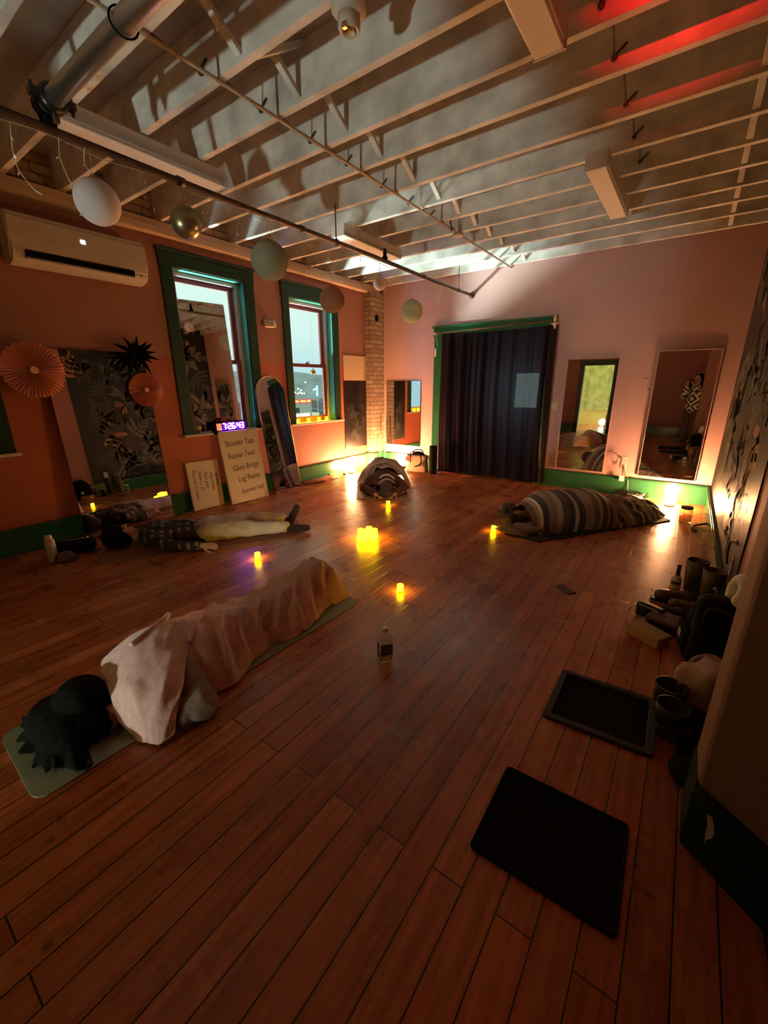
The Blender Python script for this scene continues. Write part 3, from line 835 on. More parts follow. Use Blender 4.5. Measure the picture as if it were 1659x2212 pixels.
FOLDS = [(1.00, .90, .040, .028), (1.15, .99, .046, .026), (1.27, 1.13, .034, .022), (1.44, 1.26, .050, .030), (1.60, 1.38, .050, .028), (1.70, 1.52, .040, .024), (1.84, 1.66, .055, .030), (1.94, 1.80, .036, .022)]
def bz(y):  return curve1([(.60, .205), (.72, .262), (.88, .275), (1.05, .252), (1.35, .215), (1.62, .222), (1.84, .288), (1.96, .290), (2.035, .20), (2.07, .03)], y)
def bxl(y): return curve1([(.60, -2.225), (.9, -2.33), (1.3, -2.29), (1.6, -2.25), (2.07, -2.19)], y)
def bxr(y): return curve1([(.60, -1.83), (.85, -1.70), (.98, -1.675), (1.2, -1.765), (1.33, -1.79), (1.45, -1.735), (1.62, -1.745), (1.80, -1.80), (2.07, -1.79)], y)
def fleece(u, v):
    y = .60 + 1.47 * u; xl, xr, h = bxl(y), bxr(y), bz(y)
    x = lerp(xl, xr, v); xc = curve1([(.60, -2.05), (1.2, -2.03), (2.07, -1.985)], y)
    hw = (xr - xc) if x > xc else (xc - xl); d = abs(x - xc) / hw
    # body bulge that falls to the mat, a little flare at the hem
    z = h * (max(0.0, 1 - d ** 2.3)) ** .75
    foot = sstep(1.70, 1.9, y)
    z = lerp(z, h * max(0, 1 - d ** 3.2), foot * .7)
    # long sagging folds
    f = 0
    g = 1 - abs(nz(y * 3.2 - x * 5.0, x * 2.0 + y * .8, 3.1)) * 2.4
    f += .020 * (g - .4) * sstep(.1, .5, d) * sstep(1.05, .8, d)
    g2 = 1 - abs(nz(y * 7.5 + x * 9.0, x * 3.2, 8.7)) * 2.4
    f += .012 * (g2 - .4) * sstep(.25, .7, d)
    f += .008 * nz(x * 14, y * 14, 2)
    # creases running from the ridge down to the hem
    for y0, y1, a, w_ in FOLDS:
        if x > xc:
            yl = lerp(y0, y1, sstep(.0, 1.0, d)); q = (y - yl) / w_
            f += a * (math.exp(-q * q) - .75 * math.exp(-(q - 1.7) ** 2)) * sstep(.08, .45, d) * sstep(1.12, .8, d)
        else:
            q = (y - y0 - .1 * d) / (w_ * 1.4); f += .5 * a * math.exp(-q * q) * sstep(.1, .5, d)
    # the big scoop of cloth beside the shins
    f += .055 * math.exp(-((y - 1.55) / .075) ** 2 - ((x + 1.80) / .05) ** 2) - .045 * math.exp(-((y - 1.44) / .05) ** 2 - ((x + 1.80) / .06) ** 2)
    f += .03 * math.exp(-((y - 1.80 - (x + 1.9) * .5) / .04) ** 2) * sstep(.3, .7, d)
    z += f * min(1, h / .2)
    return Vector((x + .010 * nz(y * 8, 1.3, v * 2), y + .012 * nz(x * 9, 4.4), max(.014, z)))
def fleece2(u, v):
    # v is warped so that the steep sides keep enough mesh
    w = .5 - .5 * cos(pi * v); return fleece(u, lerp(v, w, .6))
bl = thing('blanket', 'pink fleece blanket draped over the person nearest the viewer', 'blanket', (-2.0, 1.3, .012))
obj('spread', grid(240, 110, fleece2), 'pinkfleece', bl, smooth=True)
# turned-back corner that falls over the shoulder to the mat
ctrl = [[(-2.235, .70, .13), (-2.20, .86, .20), (-2.13, 1.00, .245), (-2.03, 1.05, .255)],
        [(-2.20, .615, .175), (-2.12, .76, .285), (-2.03, .90, .305), (-1.955, .975, .270)],
        [(-2.08, .555, .200), (-2.00, .69, .285), (-1.915, .81, .285), (-1.865, .885, .245)],
        [(-1.93, .525, .150), (-1.86, .61, .215), (-1.79, .70, .240), (-1.745, .79, .205)],
        [(-1.83, .505, .080), (-1.765, .575, .175), (-1.70, .655, .195), (-1.672, .735, .175)],
        [(-1.745, .525, .030), (-1.69, .557, .065), (-1.645, .60, .095), (-1.626, .668, .105)],
        [(-1.715, .522, .016), (-1.66, .546, .016), (-1.612, .572, .018), (-1.598, .632, .040)]]
obj('turned_back_corner', net(ctrl, 12, .020, (.55, .8), 2.4, 2.3, .006), 'pinkfleece', bl, smooth=True)
rim = [Vector(r[0]) + Vector((0, 0, .004)) for r in ctrl]
bm = BM(); tube(bm, [p for p in spline([Vector(r[3]) + Vector((0, 0, .006)) for r in ctrl[:3]], 6)], .013, 8); tube(bm, spline([(-2.15, .93, .285), (-2.08, .87, .305), (-2.04, .76, .300), (-2.02, .68, .285)], 6), .016, 8)
obj('rolled_hem', bm, 'pinkfleece', bl, smooth=True)
localize(bl)

# ---------------- person in the plaid shirt by the left wall
yoga_mat('yoga_mat', 'terracotta yoga mat under the person in the plaid shirt', [(-4.46, 1.50), (-3.99, 1.20), (-3.02, 2.80), (-3.49, 3.10)], 'matred', r=.06)
pb = thing('person', 'person in a dark plaid shirt and cream trousers lying face up', 'person', (-3.75, 2.1, .006), math.atan2(.85, .53))
bm = BM()
head(bm, (-4.225, 1.56, .112), (-.55, -.83, .05), (.0, -.05, 1))
cap(bm, (-4.17, 1.645, .09), .052, (-4.12, 1.72, .095), .056)
sd = Vector((.83, -.55, 0)); axv = Vector((.55, .83, 0))
def torso(bm, k, c0=(-4.06, 1.80), c1=(-3.93, 1.98), c2=(-3.78, 2.15)):
    ax = (sd, axv, Vector((0, 0, 1)))
    ell(bm, (*c0, .105), (.215 * k, .17 * k, .105 * k), ax); ell(bm, (*c1, .105), (.18 * k, .19 * k, .105 * k), ax); ell(bm, (*c2, .10), (.175 * k, .15 * k, .10 * k), ax)
torso(bm, .93)
legs = {'n': [(-3.68, 2.13, .10), (-3.49, 2.45, .085), (-3.255, 2.745, .058)], 'f': [(-3.83, 2.23, .10), (-3.70, 2.57, .105), (-3.465, 2.885, .062)]}
for k in legs.values():
    cap(bm, k[0], .085, k[1], .058); cap(bm, k[1], .058, k[2], .036)
armn = [(-3.94, 1.67, .115), (-3.71, 1.765, .055), (-3.535, 1.935, .05)]; armf = [(-4.24, 1.90, .10), (-4.20, 2.16, .05), (-4.0, 2.33, .05)]
for a in (armn, armf): cap(bm, a[0], .058, a[1], .046); cap(bm, a[1], .044, a[2], .028)
hand(bm, (-3.535, 1.935, .048), (.72, .68, -.05), (-.3, .3, -.85), -1, .4)
hand(bm, (-4.0, 2.33, .05), (.7, .7, -.05), (.3, -.3, -.85), 1, .4)
feet = [((-3.225, 2.762, .045), (-3.075, 2.865, .052), .036, .03), ((-3.405, 2.925, .042), (-3.335, 2.975, .205), .036, .028)]
cap(bm, legs['n'][2], .036, feet[0][0], .036); cap(bm, legs['f'][2], .036, feet[1][0], .036)
for h0, t0, r0, r1 in feet: cap(bm, h0, r0 * .9, t0, r1 * .9)
obj('body', fuse(bm, .0075), 'skin', pb)
bm = BM(); torso(bm, 1.06)
for a in (armn, armf): cap(bm, a[0], .075, a[1], .06); cap(bm, a[1], .06, Vector(a[1]).lerp(Vector(a[2]), .85), .045)
cap(bm, (-4.115, 1.72, .10), .07, (-4.09, 1.76, .10), .08)
me = fuse(bm, .010, 4)
for v in me.vertices: v.co += Vector((nz(*(v.co * 14)), nz(*(v.co * 14 + Vector((7, 3, 1)))), nz(*(v.co * 14 + Vector((1, 9, 5)))))) * .013; v.co.z = max(v.co.z, .009)
obj('shirt', me, 'plaid', pb)
bm = BM(); ax = (sd, axv, Vector((0, 0, 1)))
ell(bm, (-3.76, 2.17, .105), (.188, .16, .112), ax)
for k in legs.values():
    cap(bm, k[0], .106, k[1], .084); cap(bm, k[1], .084, Vector(k[1]).lerp(Vector(k[2]), .92), .068)
me = fuse(bm, .010, 4)
for v in me.vertices: v.co += Vector((nz(*(v.co * 11)), nz(*(v.co * 11 + Vector((7, 3, 1)))), nz(*(v.co * 11 + Vector((1, 9, 5)))))) * .020; v.co.z = max(v.co.z, .010)
obj('trousers', me, 'trousers', pb)
for kk, (h0, t0, r0, r1) in zip(('n', 'f'), feet):
    bm = BM(); a = Vector(legs[kk][1]).lerp(Vector(legs[kk][2]), .86); cap(bm, a, .046, h0, .042); cap(bm, h0, .042, t0, .036); ell(bm, Vector(h0).lerp(Vector(t0), .5), (.042, .05, .042))
    obj('sock', fuse(bm, .008, 3), 'sock', pb)
bm = BM(); ell(bm, (-4.265, 1.50, .115), (.112, .122, .112)); ell(bm, (-4.235, 1.545, .10), (.10, .10, .095)); ell(bm, (-4.20, 1.475, .07), (.075, .09, .055))
me = fuse(bm, .01, 2)
for v in me.vertices: v.co.z += .006 * nz(v.co.x * 40, v.co.y * 20, 1)
obj('hair', me, 'hair', pb)
localize(pb)

# ---------------- person curled up under a throw at the far end
yoga_mat('yoga_mat', 'taupe yoga mat under the person curled up in the far corner', [(-3.49, 4.19), (-2.93, 4.65), (-3.95, 5.93), (-4.51, 5.47)], 'matbrown', r=.02)
pc = thing('person', 'person in maroon curled face down under a pale throw, dark head towards the viewer', 'person', (-3.45, 4.9, .006), math.atan2(.78, -.62))
ad = Vector((-.62, .78, 0)); sd2 = Vector((.78, .62, 0)); o3 = Vector((-3.19, 4.45, 0))
Q = lambda a, s, z: tuple(o3 + ad * a + sd2 * s + Vector((0, 0, z)))
bm = BM()
head(bm, Q(.12, .02, .105), (.62, -.78, .25), (.1, -.15, -1))
cap(bm, Q(.20, .02, .12), .055, Q(.28, 0, .15), .065)
axc = (sd2, ad, Vector((0, 0, 1)))
ell(bm, Q(.42, 0, .17), (.20, .19, .11), axc); ell(bm, Q(.66, 0, .20), (.17, .22, .12), axc); ell(bm, Q(.92, 0, .21), (.18, .18, .14), axc)
for q in (-1, 1):
    cap(bm, Q(.95, .10 * q, .20), .09, Q(.52, .15 * q, .075), .065); cap(bm, Q(.52, .15 * q, .075), .062, Q(.98, .13 * q, .05), .045)
    cap(bm, Q(.98, .13 * q, .045), .036, Q(1.12, .13 * q, .035), .03)
    cap(bm, Q(.36, .19 * q, .16), .062, Q(.26, .30 * q, .06), .052); cap(bm, Q(.26, .30 * q, .06), .048, Q(.06, .14 * q, .045), .032)
hand(bm, Q(.06, .14, .04), -ad * 1.0 - sd2 * .75, (0, 0, -1), 1, .3); hand(bm, Q(.06, -.14, .04), -ad + sd2 * .75, (0, 0, -1), -1, .3)
obj('body', fuse(bm, .008), 'skin', pc)
bm = BM()
ell(bm, Q(.42, 0, .175), (.225, .20, .125), axc); ell(bm, Q(.66, 0, .20), (.19, .24, .13), axc)
for q in (-1, 1):
    cap(bm, Q(.36, .19 * q, .165), .078, Q(.27, .29 * q, .075), .068); cap(bm, Q(.27, .29 * q, .07), .066, Q(.08, .15 * q, .06), .048)
me = fuse(bm, .011, 4)
for v in me.vertices: v.co += Vector((nz(*(v.co * 13)), nz(*(v.co * 13 + Vector((7, 3, 1)))), nz(*(v.co * 13 + Vector((1, 9, 5)))))) * .014; v.co.z = max(v.co.z, .009)
obj('jumper', me, 'maroonknit', pc)
bm = BM(); ell(bm, Q(.09, .02, .125), (.092, .108, .100), axc); ell(bm, Q(-.0, .04, .075), (.075, .09, .06), axc); ell(bm, Q(.03, -.03, .06), (.08, .08, .05), axc)
obj('hair', fuse(bm, .009, 2), 'brownhair', pc)
bm = BM()
for k in range(2):
    a0 = .185 + .055 * k
    tube(bm, [Q(a0 + .03 * abs(s) , .03 + .11 * s, .155 + .055 * k + .07 * (1 - s * s)) for s in [i / 6 - 1 for i in range(13)]], .013, 8)
obj('hood_edge', bm, 'canvas', pc, smooth=True)
localize(pc)
rows = []
for a, h, wl, wr_ in ((.50, .335, .33, .36), (.66, .375, .38, .42), (.90, .40, .40, .44), (1.10, .33, .38, .42), (1.30, .12, .36, .38), (1.42, .02, .34, .36)):
    rows.append([Q(a + .05, -wl, .016), Q(a + .02, -wl * .72, h * .55), Q(a, -wl * .32, h * .96), Q(a, wr_ * .1, h), Q(a, wr_ * .45, h * .92), Q(a + .02, wr_ * .78, h * .5), Q(a + .04, wr_, .016)])
th = thing('throw_blanket', 'pale patterned throw over the person curled up in the far corner', 'blanket', Q(.9, 0, .01), 0)
obj('spread', net(rows, 9, .045, (.5, .9), 5, 5.0, .014), 'greyblanket', th, smooth=True)
localize(th)

# ---------------- person under the striped blanket by the back wall
yoga_mat('yoga_mat', 'charcoal yoga mat under the person with the striped blanket', [(-1.36, 4.00), (-.98, 3.98), (.05, 5.52), (-.45, 5.90)], 'matdark', r=.04, t=.012)
pd = thing('person', 'person asleep under the striped blanket, dark hair at its left end', 'person', (-.8, 4.9, .012), math.atan2(1.45, 1.25))
o4 = Vector((-1.36, 4.27, 0)); a4 = Vector((.645, .764, 0)); s4 = Vector((.764, -.645, 0))     # along the body, and across towards the viewer
W = lambda a, s, z: tuple(o4 + a4 * a + s4 * s + Vector((0, 0, z)))
bm = BM()
head(bm, W(.02, -.04, .12), -a4 + Vector((0, 0, .1)), s4 * .9 + Vector((0, 0, .5)))
cap(bm, W(.12, -.03, .11), .055, W(.2, -.02, .12), .06)
ax4 = (s4, a4, Vector((0, 0, 1)))
ell(bm, W(.38, 0, .16), (.15, .22, .15), ax4); ell(bm, W(.62, 0, .15), (.13, .22, .13), ax4); ell(bm, W(.84, -.02, .165), (.14, .17, .15), ax4)
for q in (-1, 1):
    cap(bm, W(.86, -.02 + .05 * q, .13 + .03 * q), .085, W(1.22, .05 + .06 * q, .12), .062); cap(bm, W(1.22, .05 + .06 * q, .12), .058, W(1.62, -.05 + .05 * q, .075), .04)
    cap(bm, W(1.64, -.05 + .05 * q, .06), .036, W(1.76, .02 + .05 * q, .05), .03)
cap(bm, W(.24, .12, .18), .058, W(.32, .22, .06), .046); cap(bm, W(.32, .22, .06), .044, W(.10, .18, .045), .03); hand(bm, W(.10, .18, .042), -a4 - s4 * .2, (0, 0, -1), 1, .5)
obj('body', fuse(bm, .008), 'skin', pd)
bm = BM(); ell(bm, W(-.01, -.08, .135), (.115, .12, .115), ax4); ell(bm, W(-.05, .0, .10), (.10, .09, .085), ax4); ell(bm, W(.05, .03, .09), (.09, .10, .07), ax4)
me = fuse(bm, .009, 2)
for v in me.vertices: v.co += Vector((nz(*(v.co * 22)), nz(*(v.co * 22 + Vector((5, 5, 5)))), nz(*(v.co * 22 + Vector((9, 2, 2)))))) * .018
obj('hair', me, 'brownhair', pd)
localize(pd)
sp = thing('striped_blanket', 'brown and cream striped woven blanket over the person by the back wall', 'blanket', W(.9, 0, .014), 0)
rows = []
for a, h, wn, wf in ((.10, .235, .27, .20), (.22, .345, .33, .30), (.42, .395, .34, .33), (.70, .360, .33, .33), (.92, .365, .33, .33), (1.02, .325, .33, .33), (1.10, .27, .33, .33)):
    rows.append([W(a - .04, wn, .016), W(a - .01, wn * .93, h * .42), W(a, wn * .68, h * .80), W(a, wn * .2, h * 1.0), W(a, -wf * .3, h * .95), W(a, -wf * .75, h * .55), W(a, -wf, .016)])
obj('spread', net(rows, 10, .016, (1, .15), 6, 1.0, .006), 'serape', sp, smooth=True)
rows = []
for a, h, wn, wf in ((1.02, .285, .335, .33), (1.14, .21, .35, .33), (1.28, .265, .34, .31), (1.45, .215, .31, .27), (1.62, .18, .27, .22), (1.78, .155, .21, .17), (1.92, .07, .14, .11), (1.98, .016, .10, .08)):
    rows.append([W(a, wn, .016), W(a, wn * .85, h * .38), W(a - .02, wn * .55, h * .72), W(a, wn * .1, h * 1.0), W(a, -wf * .35, h * .95), W(a, -wf * .78, h * .5), W(a, -wf, .016)])
obj('gathered_end', net(rows, 10, .050, (.5, 1), 7, 9.0, .012), 'serape', sp, smooth=True)
rows = [[W(-.17, .02, .02), W(-.13, .14, .10), W(-.06, .24, .10), W(.02, .30, .02)], [W(-.24, .03, .03), W(-.19, .15, .085), W(-.11, .25, .075), W(-.03, .32, .016)], [W(-.29, .05, .016), W(-.25, .15, .04), W(-.17, .25, .03), W(-.08, .32, .014)]]
obj('folded_corner', net(rows, 8, .02, (1, .2), 5, 3, .004), 'serape', sp, smooth=True)
localize(sp)
pw = thing('pillow', 'small grey pillow under the sleeper beside the striped blanket', 'pillow', W(.12, .16, .014), 0)
bm = BM(); vs = box(bm, -.16, .16, -.11, .11, 0, .075, bev=.034, seg=4); tf([v for v in vs if v.is_valid], W(.10, .20, .012), (0, 0, .72)); obj('cushion', bm, 'greycloth', pw, smooth=True)
localize(pw)

# ---------------- the photographer, who shows in the far right mirror
pe = thing('person', 'standing person in a patterned cardigan holding up a phone, seen in the mirror', 'person', (.19, -.34, 0), math.atan2(.81, -.585) - pi / 2)
# built in a local frame: x to the right, y forward
bm = BM()
head(bm, (0, .02, 1.545), (0, .12, 1), (-.1, 1, -.12))
cap(bm, (0, -.005, 1.44), .052, (0, -.01, 1.38), .058)
ell(bm, (0, -.01, 1.25), (.175, .105, .17)); ell(bm, (0, 0, 1.06), (.15, .10, .17)); ell(bm, (0, -.01, .90), (.17, .115, .13))
for q in (-1, 1):
    cap(bm, (.09 * q, 0, .88), .09, (.095 * q, .01, .48), .062); cap(bm, (.095 * q, .01, .48), .06, (.10 * q, -.01, .09), .042)
    cap(bm, (.10 * q, -.02, .045), .04, (.115 * q, .13, .035), .034)
    cap(bm, (.18 * q, -.01, 1.33), .056, (.235 * q, .10, 1.13), .046); cap(bm, (.235 * q, .10, 1.13), .044, (.085 * q + .02, .285, 1.40), .028)
    hand(bm, (.085 * q + .02, .285, 1.405), (-.35 * q, .12, .9), (-.9 * q, .25, -.1), -q, .55)
obj('body', fuse(bm, .008), 'skin', pe)
bm = BM()
ell(bm, (0, -.01, 1.25), (.205, .135, .19)); ell(bm, (0, 0, 1.04), (.19, .135, .19)); ell(bm, (0, -.005, .86), (.215, .15, .16))
for q in (-1, 1): cap(bm, (.18 * q, -.01, 1.33), .076, (.237 * q, .10, 1.13), .068); cap(bm, (.237 * q, .10, 1.13), .066, (.10 * q + .02, .265, 1.36), .05)
obj('cardigan', fuse(bm, .011, 3), diamond_mat('patterned_cardigan_knit', (.03, .027, .024), (.85, .82, .68)), pe)
bm = BM(); ell(bm, (0, 0, .86), (.19, .13, .12))
for q in (-1, 1): cap(bm, (.09 * q, 0, .86), .115, (.10 * q, .01, .48), .098); cap(bm, (.10 * q, .01, .48), .098, (.105 * q, .0, .06), .095)
obj('trousers', fuse(bm, .011, 3), mat('dark_brown_trousers', (.06, .035, .025), .9), pe)
bm = BM(); ell(bm, (0, -.02, 1.585), (.10, .105, .105)); ell(bm, (0, -.06, 1.47), (.12, .07, .14))
for q in (-1, 1): cap(bm, (.085 * q, -.01, 1.58), .035, (.12 * q, .01, 1.36), .04)
obj('hair', fuse(bm, .01, 2), 'hair', pe)
ph = thing('smartphone', 'black phone held up by the standing person in the mirror', 'phone', (.022, -.052, 1.475), math.atan2(.81, -.585) - pi / 2)
bm = BM(); box(bm, -.037, .037, -.008, .0, -.078, .078, bev=.004); obj('case', bm, 'blackgloss', ph)
bm = BM(); box(bm, -.033, -.010, .0, .003, .042, .073, bev=.002); obj('camera_bump', bm, 'blackgloss', ph)
# =================================================================== THINGS
# ---- ceiling fittings
def strip_light(label, x, y0, y1, w=.15):
    t = thing('strip_light', label, 'ceiling light', (x, (y0 + y1) / 2, 3.0), 0, 'fluorescent strip lights'); h = (y1 - y0) / 2
    bm = BM(); box(bm, -w / 2, w / 2, -h, h, .022, .112, bev=.006); obj('housing', bm, 'fixture', t)
    bm = BM(); box(bm, -w / 2 + .006, w / 2 - .006, -h + .012, h - .012, 0, .024, bev=.008, seg=3); obj('diffuser', bm, 'diffuser', t)
    bm = BM(); box(bm, -w / 2 - .002, w / 2 + .002, -h - .004, -h + .014, .0, .112, bev=.003); obj('end_cap', bm, 'fixture', t); bm = BM(); box(bm, -w / 2 - .002, w / 2 + .002, h - .014, h + .004, .0, .112, bev=.003); obj('end_cap', bm, 'fixture', t)
strip_light('long unlit strip light at the upper left, beside the thick steel pipe', -3.375, 1.30, 2.44, .16)
strip_light('unlit strip light above the second window, behind the thin pipe', -3.345, 3.82, 4.90, .18)
strip_light('unlit strip light at the right, halfway to the back wall', -.86, 3.86, 5.03)
strip_light('unlit strip light cut by the top edge, beside the red glow', -.835, 1.36, 2.53)

t = thing('sprinkler_pipe', 'long thin rusty pipe hung below the joists from front to back wall', 'pipe', (-3.02, 0, 2.8))
bm = BM(); tube(bm, [(0, y, .004 * sin(y * 2)) for y in [YF + .02 + i * .4 for i in range(20)] + [YB - .004]], .021, 12); obj('pipe_run', bm, 'iron', t, smooth=True)
bm = BM(); lathe(bm, [(.045, 0), (.045, .012), (.028, .022), (.028, .05)], 20, (0, YB - .001, 0), (R(90), 0, 0)); obj('wall_flange', bm, 'iron', t, smooth=True)
for y in (3.42, 6.05):
    bm = BM(); tube(bm, [(0, y, .03), (0, y, .315)], .006, 8); tube(bm, [(.028 * cos(a), y, .028 * sin(a)) for a in [i * pi / 8 for i in range(16)]], .005, 6, closed=True); obj('hanger_rod', bm, 'iron', t, smooth=True)
bm = BM(); lathe(bm, [(.03, 0), (.03, .03), (.02, .04), (.022, .075), (.012, .08), (.012, .10), (.02, .102), (.02, .106)], 12, (0, 4.22, .015)); obj('sprinkler_head', bm, 'black', t, smooth=True)
for y in (1.9, 3.0, 5.1):
    bm = BM(); lathe(bm, [(.027, 0), (.027, .05)], 14, (0, y, 0), (R(90), 0, 0)); obj('coupling', bm, 'iron', t, smooth=True)

t = thing('main_pipe', 'thick shiny steel pipe crossing under the joists at the top left', 'pipe', (-2.9, 1.155, 2.9))
bm = BM(); tube(bm, [(x, 0, 0) for x in (-.0, 1.0, 2.0, 3.0)], .043, 24); obj('pipe_run', bm, 'galv', t, smooth=True)
bm = BM(); tube(bm, [(-.10, 0, 0), (-.03, 0, 0)], .036, 20); obj('pipe_stub', bm, 'galv', t, smooth=True)
bm = BM()
lathe(bm, [(.056, -.03), (.064, -.02), (.064, .02), (.056, .03)], 24, (-.015, 0, 0), (0, R(90), 0)); box(bm, -.04, .01, -.10, -.05, -.018, .018, bev=.006); box(bm, -.04, .01, .05, .10, -.018, .018, bev=.006)
tube(bm, [(-.015, -.085, -.04), (-.015, -.085, .04)], .009, 8); tube(bm, [(-.015, .085, -.04), (-.015, .085, .04)], .009, 8)
obj('grooved_coupling', bm, 'blackgloss', t, smooth=False)
bm = BM(); lathe(bm, [(.05, -.02), (.058, -.012), (.058, .012), (.05, .02)], 24, (-.12, 0, 0), (0, R(90), 0)); tube(bm, [(-.12, 0, 0), (-.13, 0, -.04), (-.125, .005, -.075)], .036, 16); obj('elbow', bm, 'black', t, smooth=True)
bm = BM(); box(bm, -.03, .0, -.012, .012, -.10, .02, bev=.003); obj('drop_bracket', bm, 'iron', t)
bm = BM(); tube(bm, [(.78 + .015 * cos(a), .05 * cos(a), .05 * sin(a)) for a in [i * pi / 10 for i in range(20)]], .004, 6, closed=True); tube(bm, spline([(.78, 0, .05), (.76, .02, .12), (.80, .0, .17), (.79, -.02, .21)], 5), .006, 6); obj('hanger_wire', bm, 'black', t, smooth=True)

t = thing('conduit', 'thin painted conduit running straight along the joists to the back wall', 'conduit', (-2.42, 0, 3.098))
bm = BM(); tube(bm, [(.012, YF + .01, 0), (.01, 2, 0), (-.005, 4.63, 0)], .011, 10); tube(bm, [(-.008, 4.90, 0), (-.01, YB - .003, .0)], .011, 10); obj('conduit_run', bm, 'conduit', t, smooth=True)
bm = BM(); lathe(bm, [(.06, 0), (.064, .012), (.05, .035), (.045, .038)], 20, (0, 4.78, -.03)); box(bm, -.025, .03, 4.62, 4.66, -.025, .018, bev=.006); obj('junction_box', bm, 'conduit', t)
bm = BM(); tube(bm, [(.0, 4.64, -.01), (.05, 4.5, .01), (.10, 4.42, .10)], .007, 6); obj('strap_bracket', bm, 'black', t, smooth=True)

t = thing('lamp_holder', 'porcelain bulb holder without a bulb on the top edge of the view', 'lamp holder', (-1.535, 1.875, 3.02))
bm = BM(); lathe(bm, [(.075, .095), (.078, .07), (.060, .055), (.052, .05)], 28); obj('base', bm, 'cream', t, smooth=True)
bm = BM(); lathe(bm, [(.050, .052), (.050, .012), (.045, .0), (.038, -.004), (.032, .003), (.030, .02), (.001, .02)], 28); obj('socket', bm, 'cream', t, smooth=True)
bm = BM(); ball(bm, (.012, -.012, .0), .016, 12); box(bm, -.004, .02, -.05, -.03, -.012, .01, bev=.003); obj('contact', bm, 'brass', t)

# ---- red beacon that throws the red light on the joists (above the view)
t = thing('red_beacon', 'small red warning lamp hung from a joist beside the viewer', 'lamp', (.16, .40, 2.66))
bm = BM(); lathe(bm, [(.035, .03), (.04, .0), (.04, -.05), (.0001, -.05)], 20); tube(bm, [(0, 0, .03), (0, 0, .45)], .006, 8); obj('housing', bm, 'black', t, smooth=True)
bm = BM(); ball(bm, (-.03, .03, .03), .022, 14); obj('lens', bm, 'redlens', t, smooth=True)

# ---- paper lanterns and mirror balls hung from the thin pipe
def lantern(label, y, z, r, m, kind='paper_lantern', ribs=True, cat='paper lantern', group='balls hung along the thin pipe', sq=1.0):
    t = thing(kind, label, cat, (-3.02, y, z), 0, group)
    bm = BM(); n = 40; prof = []
    K = 15
    for i in range(K * 4 + 1):
        a = -pi / 2 + pi * i / (K * 4); rr_ = r * (1 - (.022 * (.5 + .5 * cos(2 * pi * i / 4)) if ribs else 0))
        prof.append((max(.018 if ribs else 1e-4, rr_ * cos(a)), rr_ * sin(a) * sq))
    lathe(bm, prof, n, close=not ribs); obj('shade' if ribs else 'ball', bm, m, t, smooth=True)
    if ribs:
        bm = BM(); tube(bm, [(.02 * cos(a), .02 * sin(a), r * sq) for a in [i * pi / 8 for i in range(16)]], .002, 6, closed=True); tube(bm, [(-.02, 0, r * sq), (0, 0, r * sq + .012), (.02, 0, r * sq)], .002, 6)
        tube(bm, [(0, 0, -r * sq * .97), (0, 0, r * sq)], .0025, 6); obj('wire_spreader', bm, 'iron', t, smooth=True)
    else:
        bm = BM(); lathe(bm, [(.014, 0), (.014, .02), (.004, .024)], 12, (0, 0, r * sq - .004)); obj('hanging_cap', bm, 'brass', t, smooth=True)
    bm = BM(); tube(bm, [(0, 0, r * sq + .01), (0, .004, 2.8 - z + .018)], .0016, 5); obj('thread', bm, 'conduit', t)
    return t
lantern('large plain white ball lantern at the upper left, over the air conditioner', 1.33, 2.525, .118, paper_mat('white_paper', (.80, .74, .74)), ribs=False, sq=1.0)
lantern('dull gold mirror ball between the white ball and the grey lantern', 1.88, 2.565, .10, mat('dull_gold_ball', (.30, .25, .15), .32, metal=.85), 'mirror_ball', ribs=False, cat='mirror ball')
lantern('large sage grey paper lantern between the two windows', 2.585, 2.475, .150, paper_mat('sage_paper', (.34, .35, .25)))
lantern('brown paper lantern in front of the second window', 3.33, 2.290, .122, paper_mat('brown_paper', (.40, .20, .12)))
lantern('smallest lantern, plain white, by the brick chimney', 4.12, 2.565, .072, paper_mat('cream_paper', (.82, .66, .56)), ribs=False)
lantern('pale green paper lantern in front of the back wall', 4.79, 2.367, .136, paper_mat('pale_green_paper', (.56, .54, .36)))

# gold ornament in the second window
t = thing('ornament', 'small gold glass bauble hanging in the second window', 'ornament', (-4.87, 4.87, 1.685))
bm = BM(); ball(bm, (0, 0, 0), .040, 24); obj('bauble', bm, 'gold', t, smooth=True)
bm = BM(); lathe(bm, [(.010, .037), (.010, .052), (.003, .054)], 12); obj('cap', bm, 'brass', t)
bm = BM(); tube(bm, [(0, 0, .05), (0, 0, .985)], .0009, 4); obj('thread', bm, 'conduit', t)

# icicle lights draped on the pipe
t = thing('icicle_lights', 'unlit strings of tiny clear icicle lights dangling from the thin pipe', 'string lights', (-3.0, 0, 2.8))
bm = BM(); tube(bm, spline([(.0, .55 + i * .285, -.03 - .022 * (i % 2)) for i in range(20)], 4), .0022, 5); obj('wire', bm, 'lampcord', t)
M['bulbclear'] = mat('tiny_clear_bulb', (.85, .78, .66), .2)
rr = random.Random(11)
for y in (.78, .98, 1.18, 1.30, 1.62, 1.78, 2.05, 2.3, 2.62, 2.98, 3.35, 3.75, 4.1, 4.25, 4.62, 5.0, 5.45):
    L = rr.uniform(.16, .36); bm = BM()
    pts = spline([(rr.uniform(-.02, .02), y + rr.uniform(-.03, .03) * k / 2, -.03 - L * k / 4) for k in range(5)], 3); tube(bm, pts, .0016, 4)
    for k in range(3, len(pts), 3):
        p = pts[k]; d = Vector((rr.uniform(-.02, .02), rr.uniform(-.022, .022), -.018)); tube(bm, [p, p + d * .5, p + d], [.002, .004, .0025], 5)
    obj('strand', bm, 'bulbclear', t)

